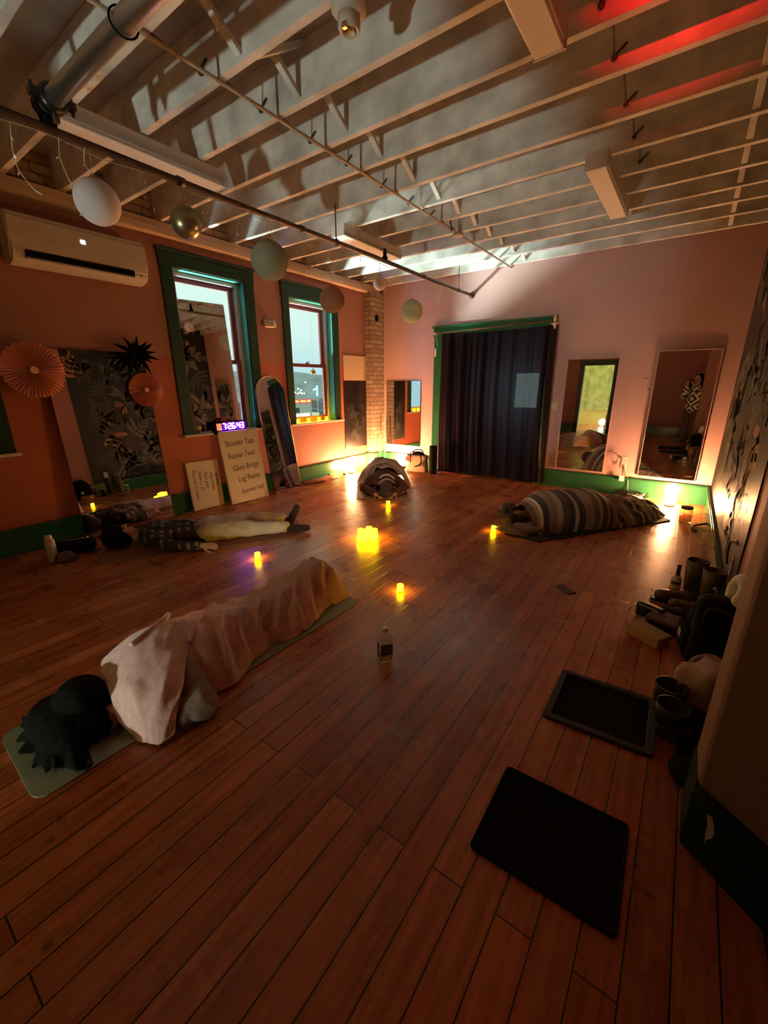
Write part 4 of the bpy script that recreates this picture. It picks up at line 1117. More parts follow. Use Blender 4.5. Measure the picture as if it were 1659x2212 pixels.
# ---- air conditioner
t = thing('air_conditioner', 'cream wall mounted air conditioner at the upper left', 'air conditioner', (XL, 1.865, 2.47), R(90))
w = .545
bm = BM(); prof = [(0, 0), (-.10, 0), (-.17, .02), (-.205, .08), (-.215, .16), (-.215, .345), (-.19, .372), (0, .372)]
vs = []
a = [bm.verts.new((-w, y, z)) for y, z in prof]; b = [bm.verts.new((w, y, z)) for y, z in prof]; n = len(prof)
for i in range(n): bm.faces.new((a[i], a[(i + 1) % n], b[(i + 1) % n], b[i]))
bm.faces.new(a[::-1]); bm.faces.new(b)
bmesh.ops.bevel(bm, geom=list(bm.edges), offset=.018, segments=3, affect='EDGES'); obj('body', bm, 'cream', t, smooth=False)
bm = BM(); box(bm, -w + .10, w - .14, -.2165, -.19, .055, .10, rot=(0, 0, 0)); tf(bm.verts, (0, .004, 0)); obj('air_outlet', bm, 'black', t)
bm = BM(); box(bm, -w + .10, w - .14, -.208, -.175, .030, .046, bev=.004); obj('louvre', bm, 'cream', t)
bm = BM(); box(bm, -w + .10, w - .14, -.200, -.178, .046, .056); obj('louvre_shade_strip', bm, 'darkwood', t)  # solid dark strip painted for the shade between louvre and outlet
bm = BM(); box(bm, -.025, .012, -.2172, -.21, .235, .262, bev=.003); obj('display_light', bm, 'led', t)
bm = BM(); ball(bm, (w - .07, -.200, .07), .008, 10); obj('sensor', bm, 'darkwood', t)

# ---- emergency light between the windows
t = thing('emergency_light', 'small white twin head emergency light between the windows', 'emergency light', (XL, 4.03, 2.285), R(90))
bm = BM(); box(bm, -.085, .085, -.05, 0, -.045, .045, bev=.016, seg=3); obj('body', bm, 'cream', t)
for q in (-1, 1):
    bm = BM(); lathe(bm, [(.0001, -.06), (.03, -.058), (.042, -.03), (.046, .0), (.040, .002), (.0001, .002)], 20, (.065 * q, -.075, .008), (R(90) - .2, 0, .5 * q)); obj('lamp_head', bm, 'cream', t, smooth=True)

# ---- wall decorations over the tall mirror
def paper_fan(label, y, z, r, x):
    t = thing('paper_fan', label, 'paper fan', (x, y, z), R(90), 'pink tissue paper fans')
    bm = BM(); n = 96; c0 = bm.verts.new((0, -.012, 0)); c1 = bm.verts.new((0, .012, 0)); A = []
    for i in range(n):
        a = 2 * pi * i / n; off = .016 if i % 2 else -.016; rr_ = r * (.965 if i % 4 in (0, 1) else 1.0) + .004 * sin(i * 1.9)
        A.append((bm.verts.new((r * .10 * cos(a), off * .6, r * .10 * sin(a))), bm.verts.new((rr_ * .6 * cos(a), off * 1.2, rr_ * .6 * sin(a))), bm.verts.new((rr_ * cos(a), off, rr_ * sin(a)))))
    for i in range(n):
        p, q = A[i], A[(i + 1) % n]
        bm.faces.new((p[0], q[0], q[1], p[1])); bm.faces.new((p[1], q[1], q[2], p[2]))
    obj('pleats', bm, 'fanpaper', t)
    bm = BM(); lathe(bm, [(r * .13, -.008), (r * .13, .008)], 24, (0, -.012, 0), (R(90), 0, 0)); obj('centre_disc', bm, 'fanpaper', t)
paper_fan('larger pink paper fan over the left top corner of the tall mirror', 1.30, 1.630, .235, XL + .15)
paper_fan('smaller pink paper fan below the black star', 2.235, 1.452, .175, XL + .12)
t = thing('paper_star', 'black many pointed paper star above the smaller pink fan', 'star decoration', (XL + .15, 2.19, 1.81))
bm = BM(); rr = random.Random(4); ball(bm, (0, 0, 0), .06, 12); n = 26
for k in range(n):
    zz = 1 - 2 * (k + .5) / n; a = k * 2.39996; d = Vector((sqrt(1 - zz * zz) * cos(a), sqrt(1 - zz * zz) * sin(a), zz)) if False else Vector((math.sqrt(1 - zz * zz) * cos(a), math.sqrt(1 - zz * zz) * sin(a), zz))
    L = rr.uniform(.16, .25) * (1 if d.x > -.5 else .55); s = d.cross(Vector((.3, .2, 1))).normalized(); u = d.cross(s)
    base = [bm.verts.new(d * .035 + (s * cos(q) + u * sin(q)) * .034) for q in (0, pi / 2, pi, 3 * pi / 2)]; tip = bm.verts.new(d * L)
    for i in range(4): bm.faces.new((base[i], base[(i + 1) % 4], tip))
    bm.faces.new(base[::-1])
tag(obj('points', bm, 'black', t), None, None)

# ---- mirrors
def wall_mirror(label, loc, rotz, w, h, tilt=0, yaw=0, roll=0, frame=None, group=None, t_=.012):
    t = thing('wall_mirror', label, 'mirror', loc, group=group, rot=(-tilt, roll, rotz + yaw))
    bm = BM(); box(bm, -w / 2, w / 2, -t_ + .002, 0, 0, h, bev=.0015); obj('backing', bm, 'darkwood', t)
    bm = BM(); box(bm, -w / 2 + .002, w / 2 - .002, -t_ - .001, -t_ + .001, .002, h - .002); obj('mirror_glass', bm, 'mirror', t)
    if frame:
        f = frame; bm = BM()
        for a, b, c, d in ((-w / 2 - f, -w / 2, -f, h + f), (w / 2, w / 2 + f, -f, h + f), (-w / 2, w / 2, -f, 0), (-w / 2, w / 2, h, h + f)): box(bm, a, b, -.02, 0, c, d, bev=.003)
        obj('frame', bm, 'pink' if frame < .01 else 'cream', t)
    return t
TL = R(3.9)
wall_mirror('tall frameless mirror leaning on the left wall behind the plaid shirted person', (XL + .155, 1.845, .03), R(90), .89, 1.80, TL, R(-1.4))
wall_mirror('mirror on the back wall left of centre, showing a lit doorway', (-1.18, YB - .001, .292), 0, .635, 1.525, 0, 0, frame=.008)
wall_mirror('mirror nearest the right corner, showing the standing person', (-.110, YB - .006, .302), 0, .625, 1.575, R(-.15), R(.50), frame=.008)
wall_mirror('mirror propped on the sill of the first window, reflecting joists', (XL - .085, 3.155, .955), R(90), .70, 1.50, R(2.2), R(0), R(-1.5))
wall_mirror('square topped mirror on the back wall right beside the brick chimney', (-4.265, YB - .001, .405), 0, .735, 1.15)
# arched mirror
t = thing('arched_mirror', 'arched floor mirror leaning between the windows', 'mirror', (XL + .235, 3.965, .004), rot=(-R(7.6), R(-1.2), R(90)))
def arch(w, h, n=18, off=0): return [(-w / 2 - off, -off), (w / 2 + off, -off)] + [((w / 2 + off) * cos(a), h - w / 2 + (w / 2 + off) * sin(a)) for a in [pi * i / n for i in range(n + 1)]]
def xzprism(bm, pts, y0, y1):
    a = [bm.verts.new((x, y0, z)) for x, z in pts]; b = [bm.verts.new((x, y1, z)) for x, z in pts]; n = len(pts)
    for i in range(n): bm.faces.new((a[i], a[(i + 1) % n], b[(i + 1) % n], b[i]))
    bm.faces.new(a[::-1]); bm.faces.new(b)
bm = BM(); xzprism(bm, arch(.50, 1.62), -.018, 0); obj('backing', bm, 'darkwood', t)
bm = BM(); xzprism(bm, arch(.492, 1.614), -.0195, -.0175); obj('mirror_glass', bm, 'mirror', t)
bm = BM(); pts = arch(.50, 1.62); tube(bm, [(x, -.016, z) for x, z in pts], .008, 8, closed=True); obj('frame', bm, 'brass', t, smooth=True)

# ---- pictures
t = thing('picture', 'dark leaf print hung between the second window and the chimney', 'picture', (XL, 5.855, .405), R(90))
bm = BM(); box(bm, -.30, .30, -.012, 0, 0, 1.155, bev=.002); obj('panel', bm, 'picture', t)
bm = BM(); rr = random.Random(9)
for k in range(7): leaf(bm, rr.uniform(-.2, .2), rr.uniform(.1, 1.0), rr.uniform(.16, .3), rr.uniform(0, 6.28), rr.choice([0, 1, 1]), to=lambda a, b: (max(-.298, min(.298, a)), -.0128, max(.004, min(1.15, b))), seed=k + 90)
bmesh.ops.triangulate(bm, faces=bm.faces); obj('leaf_print', bm, ['leaf2', 'leaf2', 'leaf3'], t)
t = thing('wall_panel', 'blank tan panel on the wall above the dark leaf print', 'panel', (XL, 5.86, 1.565), R(90))
bm = BM(); box(bm, -.31, .30, -.012, 0, 0, .405, bev=.003); obj('board', bm, 'card', t)

# ---- whiteboards leaning under the first window
def whiteboard(label, loc, w, h, tilt, roll=0):
    t = thing('whiteboard', label, 'whiteboard', loc, rot=(-tilt, roll, R(90)), group='whiteboards under the first window')
    bm = BM(); box(bm, -w / 2, w / 2, -.010, .012, 0, h, bev=.003); obj('panel', bm, 'boardedge', t)
    bm = BM(); box(bm, -w / 2 + .012, w / 2 - .012, -.0115, -.009, .012, h - .012); obj('writing_face', bm, 'board', t)
    return t
wb = whiteboard('larger leaning whiteboard with five lines of writing under the clock', (XL + .235, 3.315, .004), .60, .935, R(10.5), R(.8))
for i, (s, dx, dz, sz, sx) in enumerate((('Shoulder Taps', -.225, .740, .104, .74), ('Russian Twist', -.215, .580, .102, .74), ('Glute Bridge', -.185, .420, .104, .78), ('Leg Raises', -.135, .275, .102, .82), ('Superman Hold', -.125, .115, .082, .70))):
    text(s, sz, 'ink', wb, 'writing', (dx, -.0122, dz), rot=(R(90), R(-3), 0), shear=.15, sx=sx)
wb2 = whiteboard('smaller leaning whiteboard with its writing turned sideways', (XL + .10, 2.785, .004), .425, .60, R(7.5), R(1.0))
for i, (s, dx, sz) in enumerate((('Mountain Climbers', -.150, .066), ('Skaters x 20', -.072, .066), ('Plank Jacks', .002, .066), ('High Knees', .078, .066), ('Burpees', .152, .062))):
    text(s, sz, 'ink', wb2, 'writing', (dx, -.0122, .50 - .02 * i), rot=(R(90), R(90), 0), shear=.12, sx=.72)

# ---- clock on the sill
t = thing('digital_clock', 'glowing digital clock reading 7:26:43 above the larger whiteboard', 'clock', (XL + .035, 3.275, .925), R(90))
bm = BM(); box(bm, -.225, .225, .0, .05, .005, .125, bev=.006); obj('case', bm, 'black', t)
bm = BM(); box(bm, -.13, .215, -.0035, -.0005, .018, .112); obj('edge_glow', bm, emit('clock_face_glow', (.12, .004, .62), .9), t)
bm = BM(); box(bm, -.215, -.145, -.003, -.0005, .02, .105, bev=.004); obj('side_panel', bm, 'orangeglow', t)
bm = BM(); ball(bm, (-.155, -.004, .03), .007, 8); obj('indicator', bm, 'bluevinyl', t)
SEG = {'7': 'abc', '2': 'abged', '6': 'afgedc', '4': 'fgbc', '3': 'abgcd'}
x = -.125
def segbar(bm, a, b): tube(bm, [(a[0], -.006, a[1]), (b[0], -.006, b[1])], .0072, 6)
for ch in '7:26:43':
    bm = BM()
    if ch == ':':
        for z in (.048, .082): ball(bm, (x + .008, -.006, z), .0075, 8)
        x += .026
    else:
        wd, z0, z1 = .034, .030, .100; zm = (z0 + z1) / 2
        K = {'a': ((0, z1), (wd, z1)), 'b': ((wd, z1), (wd, zm)), 'c': ((wd, zm), (wd, z0)), 'd': ((0, z0), (wd, z0)), 'e': ((0, zm), (0, z0)), 'f': ((0, z1), (0, zm)), 'g': ((0, zm), (wd, zm))}
        for s in SEG[ch]: a, b = K[s]; segbar(bm, (x + a[0], a[1]), (x + b[0], b[1]))
        x += .054
    obj('digit', bm, 'bluevinyl', t)
t = thing('tissue_pompom', 'pink tissue pompom behind the glowing clock', 'pompom', (XL - .02, 3.24, 1.02))
bm = BM(); rr = random.Random(6)
for k in range(60):
    d = Vector((rr.gauss(0, 1), rr.gauss(0, 1.6), rr.gauss(0, .9))).normalized(); p = Vector((d.x * .05, d.y * .16, d.z * .08 - .01)); s = d.cross(Vector((rr.random(), rr.random(), rr.random()))).normalized() * .04; u = d.cross(s).normalized() * .03
    vs = [bm.verts.new(p * .3), bm.verts.new(p * .9 + s), bm.verts.new(p * 1.1 + u), bm.verts.new(p * .9 - s)]; bm.faces.new(vs)
obj('tissue', bm, mat('rose_tissue', (.62, .12, .15), .9), t)
t = thing('spring_clip', 'black spring clip on the upper left corner of the larger whiteboard', 'clip', (XL + .065, 3.012, .905), R(90))
bm = BM(); box(bm, -.025, .025, -.03, .03, .0, .05, bev=.008); box(bm, -.02, .02, -.02, -.012, .05, .11, bev=.004); box(bm, -.02, .02, .012, .02, .05, .11, bev=.004); obj('jaws', bm, 'black', t)
t = thing('leaf_ornament', 'small brass leaf ornament on the left end of the first sill', 'ornament', (XL - .01, 2.86, .931), R(90))
bm = BM(); lathe(bm, [(.03, 0), (.03, .008), (.008, .012), (.008, .03)], 14)
for q in (-.5, 0, .5): ball(bm, (.03 * q, 0, .06), .03, 12, (.4, .25, 1), (0, q, 0))
obj('leaves', bm, 'brass', t, smooth=True)

# ---- candles
def candle(label, loc, r=.021, h=.044, group=None):
    t = thing('flameless_candle', label, 'candle', loc, 0, group)
    bm = BM(); lathe(bm, [(r * .96, .004), (r, .010), (r, h - .006), (r * .9, h), (r * .75, h - .004), (r * .62, h - .010), (.0001, h - .012)], 20); obj('wax', bm, 'candle', t, smooth=True)
    bm = BM(); lathe(bm, [(r * .97, 0), (r * .97, .005)], 20); obj('base', bm, 'candlewax', t, smooth=True)
    bm = BM(); lathe(bm, [(.0035, h - .012), (.004, h - .010), (.0025, h - .004), (.0001, h - .001)], 10); obj('flame_tip', bm, 'candle', t, smooth=True)
    return t
c0 = candle('lit candle on the floor between the pink blanket and the far candles', (-1.545, 2.345, 0), .024, .058, 'single floor candles')
def cd(loc, label, group='single floor candles'): return dup(c0, loc, None, label, group)
cd((-2.935, 2.115, 0), 'lit candle on the floor beside the violet patch of light')
cd((-2.955, 4.185, 0), 'lit candle on the floor in front of the curled up person')
cd((-1.475, 4.03, 0), 'lit candle on the floor at the left end of the striped blanket')
for lab, x, y in (('lit candle at the left front of the cluster in mid floor', -2.462, 2.985), ('lit candle at the right front of the cluster in mid floor', -2.345, 3.07), ('short candle in the middle front of the cluster in mid floor', -2.40, 3.01)):
    cd((x, y, 0), lab, 'candle cluster in the middle of the floor')
big = candle('tall candle at the left back of the cluster in mid floor', (-2.490, 3.045, 0), .032, .105, 'candle cluster in the middle of the floor')
dup(big, (-2.430, 3.085, 0), None, 'tall candle in the middle of the cluster in mid floor'); dup(big, (-2.378, 3.125, 0), None, 'tall candle at the right back of the cluster in mid floor'); dup(big, (-2.455, 3.14, 0), None, 'tall candle at the rear of the cluster in mid floor')
for lab, y in (('first candle from the left on the second window sill', 4.497), ('second candle from the left on the second window sill', 4.716), ('third candle from the left on the second window sill', 4.955), ('candle at the right end of the second window sill', 5.128)):
    cd((-4.875, y, .9305), lab, 'candles on the second window sill')

# ---- glowing egg lamps
def egg_lamp(label, loc, r=.062, h=.17, rotz=0):
    t = thing('egg_lamp', label, 'lamp', loc, rotz, 'glowing egg shaped lamps')
    bm = BM(); prof = []
    for i in range(21):
        a = -pi / 2 + pi * i / 20; z = sin(a); prof.append((max(1e-4, r * cos(a) * (1 - .20 * z)), .018 + h * .5 + h * .5 * z))
    prof = [p for p in prof if p[1] >= .022]; lathe(bm, prof, 28); obj('glass_egg', bm, 'salt', t, smooth=True)
    bm = BM(); lathe(bm, [(r * .78, 0), (r * .80, .012), (r * .70, .030)], 24); obj('base', bm, 'darkwood', t, smooth=True)
    return t
e0 = egg_lamp('glowing egg lamp by the right end of the green baseboard', (-.005, 6.215, 0), .068, .185)
dup(e0, (-4.655, 5.47, 0), None, 'glowing egg lamp in front of the left baseboard, left of the curled up person')
dup(e0, (-4.60, 6.02, 0), None, 'glowing egg lamp half hidden by the chimney base')
e3 = dup(e0, (-4.20, 6.39, .035), None, 'tilted glowing egg lamp beside the canvas tote bag'); e3.rotation_euler = (0, .22, .3)
t = thing('lamp_dish', 'small wooden dish holding the tilted egg lamp', 'dish', (-4.215, 6.39, 0)); bm = BM(); lathe(bm, [(.05, 0), (.085, .012), (.11, .05), (.104, .05), (.08, .02), (.0001, .014)], 24); tf(bm.verts, (0, 0, 0), None); obj('bowl', bm, 'darkwood', t, smooth=True)
bm = BM(); tube(bm, spline([(-.055, .035, .03), (-.12, .085, .05), (-.22, .125, .03), (-.32, .135, .012), (-.42, .185, .012), (-.49, .245, .05), (-.53, .285, .25), (-.60, .292, .42)], 8), .0045, 8); obj('power_cord', bm, 'lampcord', e0, smooth=True)

t = thing('cord_bundle', 'tangle of dark cords heaped against the baseboard below the twig', 'cords', (-.50, 6.36, 0))
rr = random.Random(21)
for k in range(7):
    bm = BM(); c = Vector((rr.uniform(-.14, .14), rr.uniform(-.03, .05), .03)); r_ = rr.uniform(.04, .085)
    tube(bm, spline([c + Vector((r_ * 1.5 * cos(a) + rr.uniform(-.02, .02), r_ * .6 * sin(a), max(-.022, rr.uniform(-.02, .06)))) for a in [i * 1.1 for i in range(9)]], 5), .005, 6); obj('loop', bm, 'leather' if k < 6 else 'white', t, smooth=True)
bm = BM(); box(bm, .14, .19, -.02, .03, .002, .035, bev=.006); obj('adapter', bm, 'white', t)
# ---- back wall fittings
t = thing('curtain', 'dark purple curtain filling the back doorway', 'curtain', (-2.66, YB - .06, 0))
def curt(u, v):
    x = -.84 + 1.84 * u; z = .035 + 2.245 * v
    x *= lerp(1.02, .985, v)
    top = sstep(.85, 1, v); w_ = lerp(1, .45, top)
    f = .026 * sin(u * 47 + 1.2 * sin(u * 9) + .5 * v) + .016 * sin(u * 101 + 2.0 * sin(v * 2.2)) + .02 * nz(u * 9, v * 1.4, 3)
    z += .018 * sin(u * 13) * (1 - v) + (.02 * sin(pi * u) - .0) * (-top)
    return Vector((x, f * w_, z))
obj('cloth', grid(220, 30, curt), 'curtain', t, smooth=True)
bm = BM(); tube(bm, [(-.95, -.02, 2.29), (.93, -.02, 2.33)], .010, 10); obj('rod', bm, 'darkwood', t, smooth=True)
for x in (-.95, .93):
    bm = BM(); box(bm, x - .04, x + .05, -.035, .055, 2.29, 2.302, bev=.002); box(bm, x - .012, x + .012, -.03, .055, 2.27, 2.30, bev=.002); obj('bracket', bm, 'white', t)
bm = BM(); tube(bm, spline([(-.92, -.03, 2.29), (-.90, -.04, 2.2), (-.885, -.03, 2.1)], 5), .003, 6); box(bm, -.935, -.905, -.035, -.030, 1.93, 2.06); obj('tie_tape', bm, 'white', t)
bm = BM(); ball(bm, (.945, -.03, 2.36), .035, 10, (.6, .6, 1.4)); ball(bm, (.95, -.03, 2.27), .03, 10, (.6, .6, 1.6)); obj('ribbon_knot', bm, 'canvas', t, smooth=True)
t = thing('light_switch', 'cream light switch plate right of the curtain', 'switch', (-1.632, YB, 1.125)); bm = BM(); box(bm, -.055, .055, -.008, 0, 0, .12, bev=.004); obj('plate', bm, 'cream', t); bm = BM(); box(bm, -.008, .008, -.02, -.006, .047, .073, bev=.003, rot=None); obj('toggle', bm, 'white', t)
t = thing('wall_outlet', 'cream power outlet behind the twig on the back wall', 'outlet', (-.612, YB, .365)); bm = BM(); box(bm, -.038, .038, -.007, 0, 0, .17, bev=.004); obj('plate', bm, 'cream', t)
for z in (.045, .105): bm = BM(); box(bm, -.016, .016, -.009, -.006, z - .018, z + .018, bev=.004); box(bm, -.008, -.005, -.0095, -.0085, z - .006, z + .008); box(bm, .005, .008, -.0095, -.0085, z - .006, z + .008); obj('socket', bm, 'canvas', t)
t = thing('wall_outlet', 'white power outlet low on the black wallpaper', 'outlet', (XR, 3.22, .335), R(-90)); bm = BM(); box(bm, -.038, .038, -.007, 0, 0, .12, bev=.004); obj('plate', bm, 'white', t); bm = BM(); box(bm, -.014, .014, -.0085, -.006, .02, .05, bev=.003); box(bm, -.014, .014, -.0085, -.006, .07, .10, bev=.003); obj('socket', bm, 'cream', t)
t = thing('hanging_twig', 'bare twig with a paper tag hanging over the outlet on the back wall', 'twig', (-.66, YB - .05, .5))
bm = BM(); tube(bm, spline([(-.165, 0, .095), (-.10, 0, .09), (-.03, 0, .045), (.02, 0, .005)], 6), [.003] * 6 + [.004] * 6 + [.006] * 6 + [.009], 7); tube(bm, [(-.03, 0, .045), (.07, 0, .045)], .004, 6); tube(bm, [(-.025, 0, .04), (-.045, 0, -.07)], .004, 6); tube(bm, [(-.03, 0, .045), (-.035, .049, .06)], .0025, 6)
obj('branch', bm, 'darkwood', t, smooth=True)
bm = BM(); tube(bm, spline([(.02, 0, 0), (.018, -.004, -.05), (.03, 0, -.10), (.045, 0, -.125), (.05, -.01, -.16), (.055, -.01, -.225)], 6), .003, 6); ball(bm, (.045, 0, -.115), .014, 10); obj('cord', bm, 'iron', t, smooth=True)
bm = BM(); box(bm, .025, .09, -.012, -.010, -.30, -.225, bev=.0005); obj('tag', bm, 'white', t)
# pencil scribbles on the back wall
bm = BM(); tube(bm, [(-.56, YB - .001, 1.555), (-.53, YB - .001, 1.552), (-.495, YB - .001, 1.557)], .003, 5); tube(bm, [(-.545, YB - .001, 1.43), (-.52, YB - .001, 1.427)], .002, 5); ball(bm, (-.475, YB - .001, 1.424), .012, 8, (1.4, .1, .7)); struct('trim_3', bm, mat('wall_scuff', (.22, .08, .06), .9))

# ---- back left corner: poles, bags, cords
for lab, a, b in (('thin pale pole leaning in the corner, front one', (-4.635, 6.30, 0), (-4.66, 6.36, .93)), ('thin pale pole leaning in the corner, rear one', (-4.585, 6.37, 0), (-4.59, 6.45, .89))):
    t = thing('wooden_pole', lab, 'pole', a, group='thin poles in the corner'); bm = BM(); tube(bm, [(0, 0, .002), Vector(b) - Vector(a)], .009, 10); obj('shaft', bm, 'wood', t, smooth=True)
    bm = BM(); d = (Vector(b) - Vector(a)); ball(bm, d, .010, 10); obj('end_cap', bm, 'darkwood', t, smooth=True)
t = thing('tote_bag', 'canvas tote bag with black handles by the curtain', 'bag', (-3.80, 6.28, 0), .15)
bm = BM()
def tote(bm, w, d, h, seed, sag=.02):
    n = 12
    def ring(z, k): return [bm.verts.new((w * k * (abs(cos(a)) ** .5) * (1 if cos(a) > 0 else -1) + sag * nz(cos(a) * 3, z * 9, seed), d * (abs(sin(a)) ** .5) * (1 if sin(a) > 0 else -1) * (1 - .5 * z / h) + sag * nz(sin(a) * 3, z * 9, seed + 3), z)) for a in [2 * pi * i / 32 for i in range(32)]]
    R_ = [ring(h * i / 9 if i else .002, 1.0 - .06 * (i / 9)) for i in range(10)]
    for a, b in zip(R_, R_[1:]):
        for i in range(32): bm.faces.new((a[i], a[(i + 1) % 32], b[(i + 1) % 32], b[i]))
    bm.faces.new(R_[0][::-1])
    inn = [bm.verts.new((v.co.x * .95, v.co.y * .9, v.co.z - .06)) for v in R_[-1]]
    for i in range(32): bm.faces.new((R_[-1][i], R_[-1][(i + 1) % 32], inn[(i + 1) % 32], inn[i]))
    bm.faces.new(inn)
tote(bm, .20, .09, .30, 2); obj('body', bm, 'canvas', t, smooth=True)
for y in (-.062, .05):
    bm = BM(); pts = spline([(-.10, y - .02, .17), (-.10, y - .015, .30), (-.06, y - .05, .36), (.06, y - .05, .35), (.10, y - .015, .29), (.10, y - .02, .16), (.0, y - .04, .10)] if y < 0 else [(-.10, y, .27), (-.07, y, .37), (.07, y, .37), (.10, y, .27)], 6); tube(bm, pts, .010, 6); obj('handle', bm, 'black', t, smooth=True)
bm = BM(); box(bm, -.19, -.10, -.092, -.086, .19, .27); obj('printed_patch', bm, mat('orange_print', (.65, .10, .05), .8), t)
bm = BM(); ell(bm, (.02, 0, .30), (.12, .05, .06)); obj('scarf', bm, 'black', t, smooth=True)
t = thing('rolled_mat', 'black rolled mat standing on end beside the curtain', 'rolled mat', (-3.475, 6.27, 0)); bm = BM(); pts = []
for i in range(70):
    a = i * .30; r_ = .012 + .0031 * i * .30; pts.append((r_ * cos(a), r_ * sin(a)))
for i in range(len(pts) - 1):
    (x0, y0), (x1, y1) = pts[i], pts[i + 1]; vs = [bm.verts.new((x0, y0, .0)), bm.verts.new((x1, y1, .0)), bm.verts.new((x1, y1, .48)), bm.verts.new((x0, y0, .48))]; bm.faces.new(vs)
bmesh.ops.remove_doubles(bm, verts=bm.verts, dist=.0005); obj('roll', bm, 'rubber', t, smooth=True)
bm = BM(); tube(bm, [(.079 * cos(a), .079 * sin(a), .25) for a in [i * pi / 16 for i in range(32)]], .006, 6, closed=True); obj('strap', bm, 'leather', t, smooth=True)
t = thing('folded_cloth', 'folded coral cloth on the floor by the left baseboard', 'cloth', (-4.66, 4.62, 0), R(62))
rows = [[(-.22 + .02 * k, -.07, .014), (-.08, -.075, .03 + .006 * k), (.08, -.07, .028), (.22, -.06, .014)] for k in range(1)] + [[(-.23, 0, .03), (-.08, 0, .05), (.08, .0, .042), (.24, .0, .03)], [(-.21, .06, .014), (-.07, .07, .03), (.09, .065, .032), (.23, .06, .014)]]
obj('folds', net(rows, 8, .012, (1, .4), 6, 2), mat('coral_cloth', (.62, .20, .12), .95), t, smooth=True)
t = thing('extension_lead', 'thin dark extension lead with a plug beside the left egg lamp', 'cord', (-4.62, 4.9, 0)); bm = BM(); tube(bm, spline([(-.05, -.35, .006), (.02, -.2, .006), (-.03, -.05, .006), (.05, .08, .006), (.02, .22, .006), (.0, .33, .03)], 8), .0045, 8); obj('cable', bm, 'leather', t, smooth=True)
bm = BM(); box(bm, -.014, .014, .32, .36, .012, .045, bev=.005); box(bm, -.008, -.005, .36, .375, .024, .03); box(bm, .005, .008, .36, .375, .024, .03); obj('plug', bm, 'leather', t)
t = thing('yoga_strap', 'rolled dark strap against the left baseboard', 'strap', (-4.775, 4.50, 0), R(90)); bm = BM(); tube(bm, spline([(-.2, 0, .018), (0, .01, .022), (.14, 0, .020), (.36, 0, .024), (.52, .01, .028)], 6), .013, 10); obj('webbing', bm, 'leather', t, smooth=True); bm = BM(); ball(bm, (.54, .01, .032), .022, 12); obj('buckle', bm, 'blackgloss', t, smooth=True)

# ---- left front: bottle and bags
t = thing('white_bottle', 'tall cream bottle standing on the floor at the left edge', 'bottle', (-4.40, 1.03, 0)); bm = BM(); lathe(bm, [(.036, 0), (.038, .01), (.038, .185), (.033, .20), (.022, .205)], 24); obj('body', bm, 'cream', t, smooth=True); bm = BM(); lathe(bm, [(.026, .205), (.027, .208), (.027, .235), (.022, .24)], 20); obj('cap', bm, 'cream', t, smooth=True); bm = BM(); tube(bm, [(-.024, 0, .225), (-.04, -.01, .235), (-.045, -.02, .225)], .005, 6); obj('carry_loop', bm, 'cream', t, smooth=True)
t = thing('duffel_bag', 'low black duffel bag behind the head of the plaid shirted person', 'bag', (-4.45, 1.24, 0), R(65)); bm = BM(); box(bm, -.15, .15, -.08, .08, .002, .13, bev=.05, seg=5); obj('body', bm, 'black', t, smooth=True)
bm = BM(); tube(bm, spline([(-.08, -.08, .08), (-.05, -.10, .12), (.04, -.10, .12), (.07, -.08, .08)], 6), .010, 6); obj('handle', bm, 'leather', t, smooth=True); bm = BM(); tube(bm, [(-.10, 0, .131), (.10, 0, .131)], .003, 5); ball(bm, (.09, -.0, .134), .007, 8); obj('zip', bm, 'galv', t)
t = thing('cap', 'small dark cap on the floor beside the cream bottle', 'cap', (-4.33, 1.10, 0), R(20)); bm = BM(); lathe(bm, [(.085, .002), (.082, .03), (.06, .065), (.0001, .08)], 20); obj('crown', bm, 'brownleather', t, smooth=True); bm = BM(); prism(bm, [(.06 * cos(a) + .05, .075 * sin(a)) for a in [i * pi / 8 - pi / 2 for i in range(9)]], .003, .010); obj('peak', bm, 'brownleather', t)

# ---- clear bottle in mid floor
t = thing('water_bottle', 'square clear bottle with a white cap standing in mid floor', 'bottle', (-1.165, 1.62, 0), R(50))
bm = BM(); box(bm, -.041, .041, -.030, .030, .001, .150, bev=.012, seg=3); lathe(bm, [(.03, .145), (.016, .168), (.014, .188)], 20); obj('glass', fuse(bm, .004, 2), 'clearglass', t)
bm = BM(); box(bm, -.037, .037, -.026, .026, .006, .045, bev=.009, seg=3); obj('water', bm, 'water', t, smooth=True)
bm = BM(); box(bm, -.0425, -.041, -.02, .02, .03, .125); box(bm, -.034, .034, -.0315, -.030, .05, .12); obj('paper_label', bm, mat('dim_label', (.10, .06, .04), .7), t)
bm = BM(); lathe(bm, [(.016, .188), (.017, .19), (.017, .205), (.015, .208)], 20); obj('cap', bm, 'white', t, smooth=True)

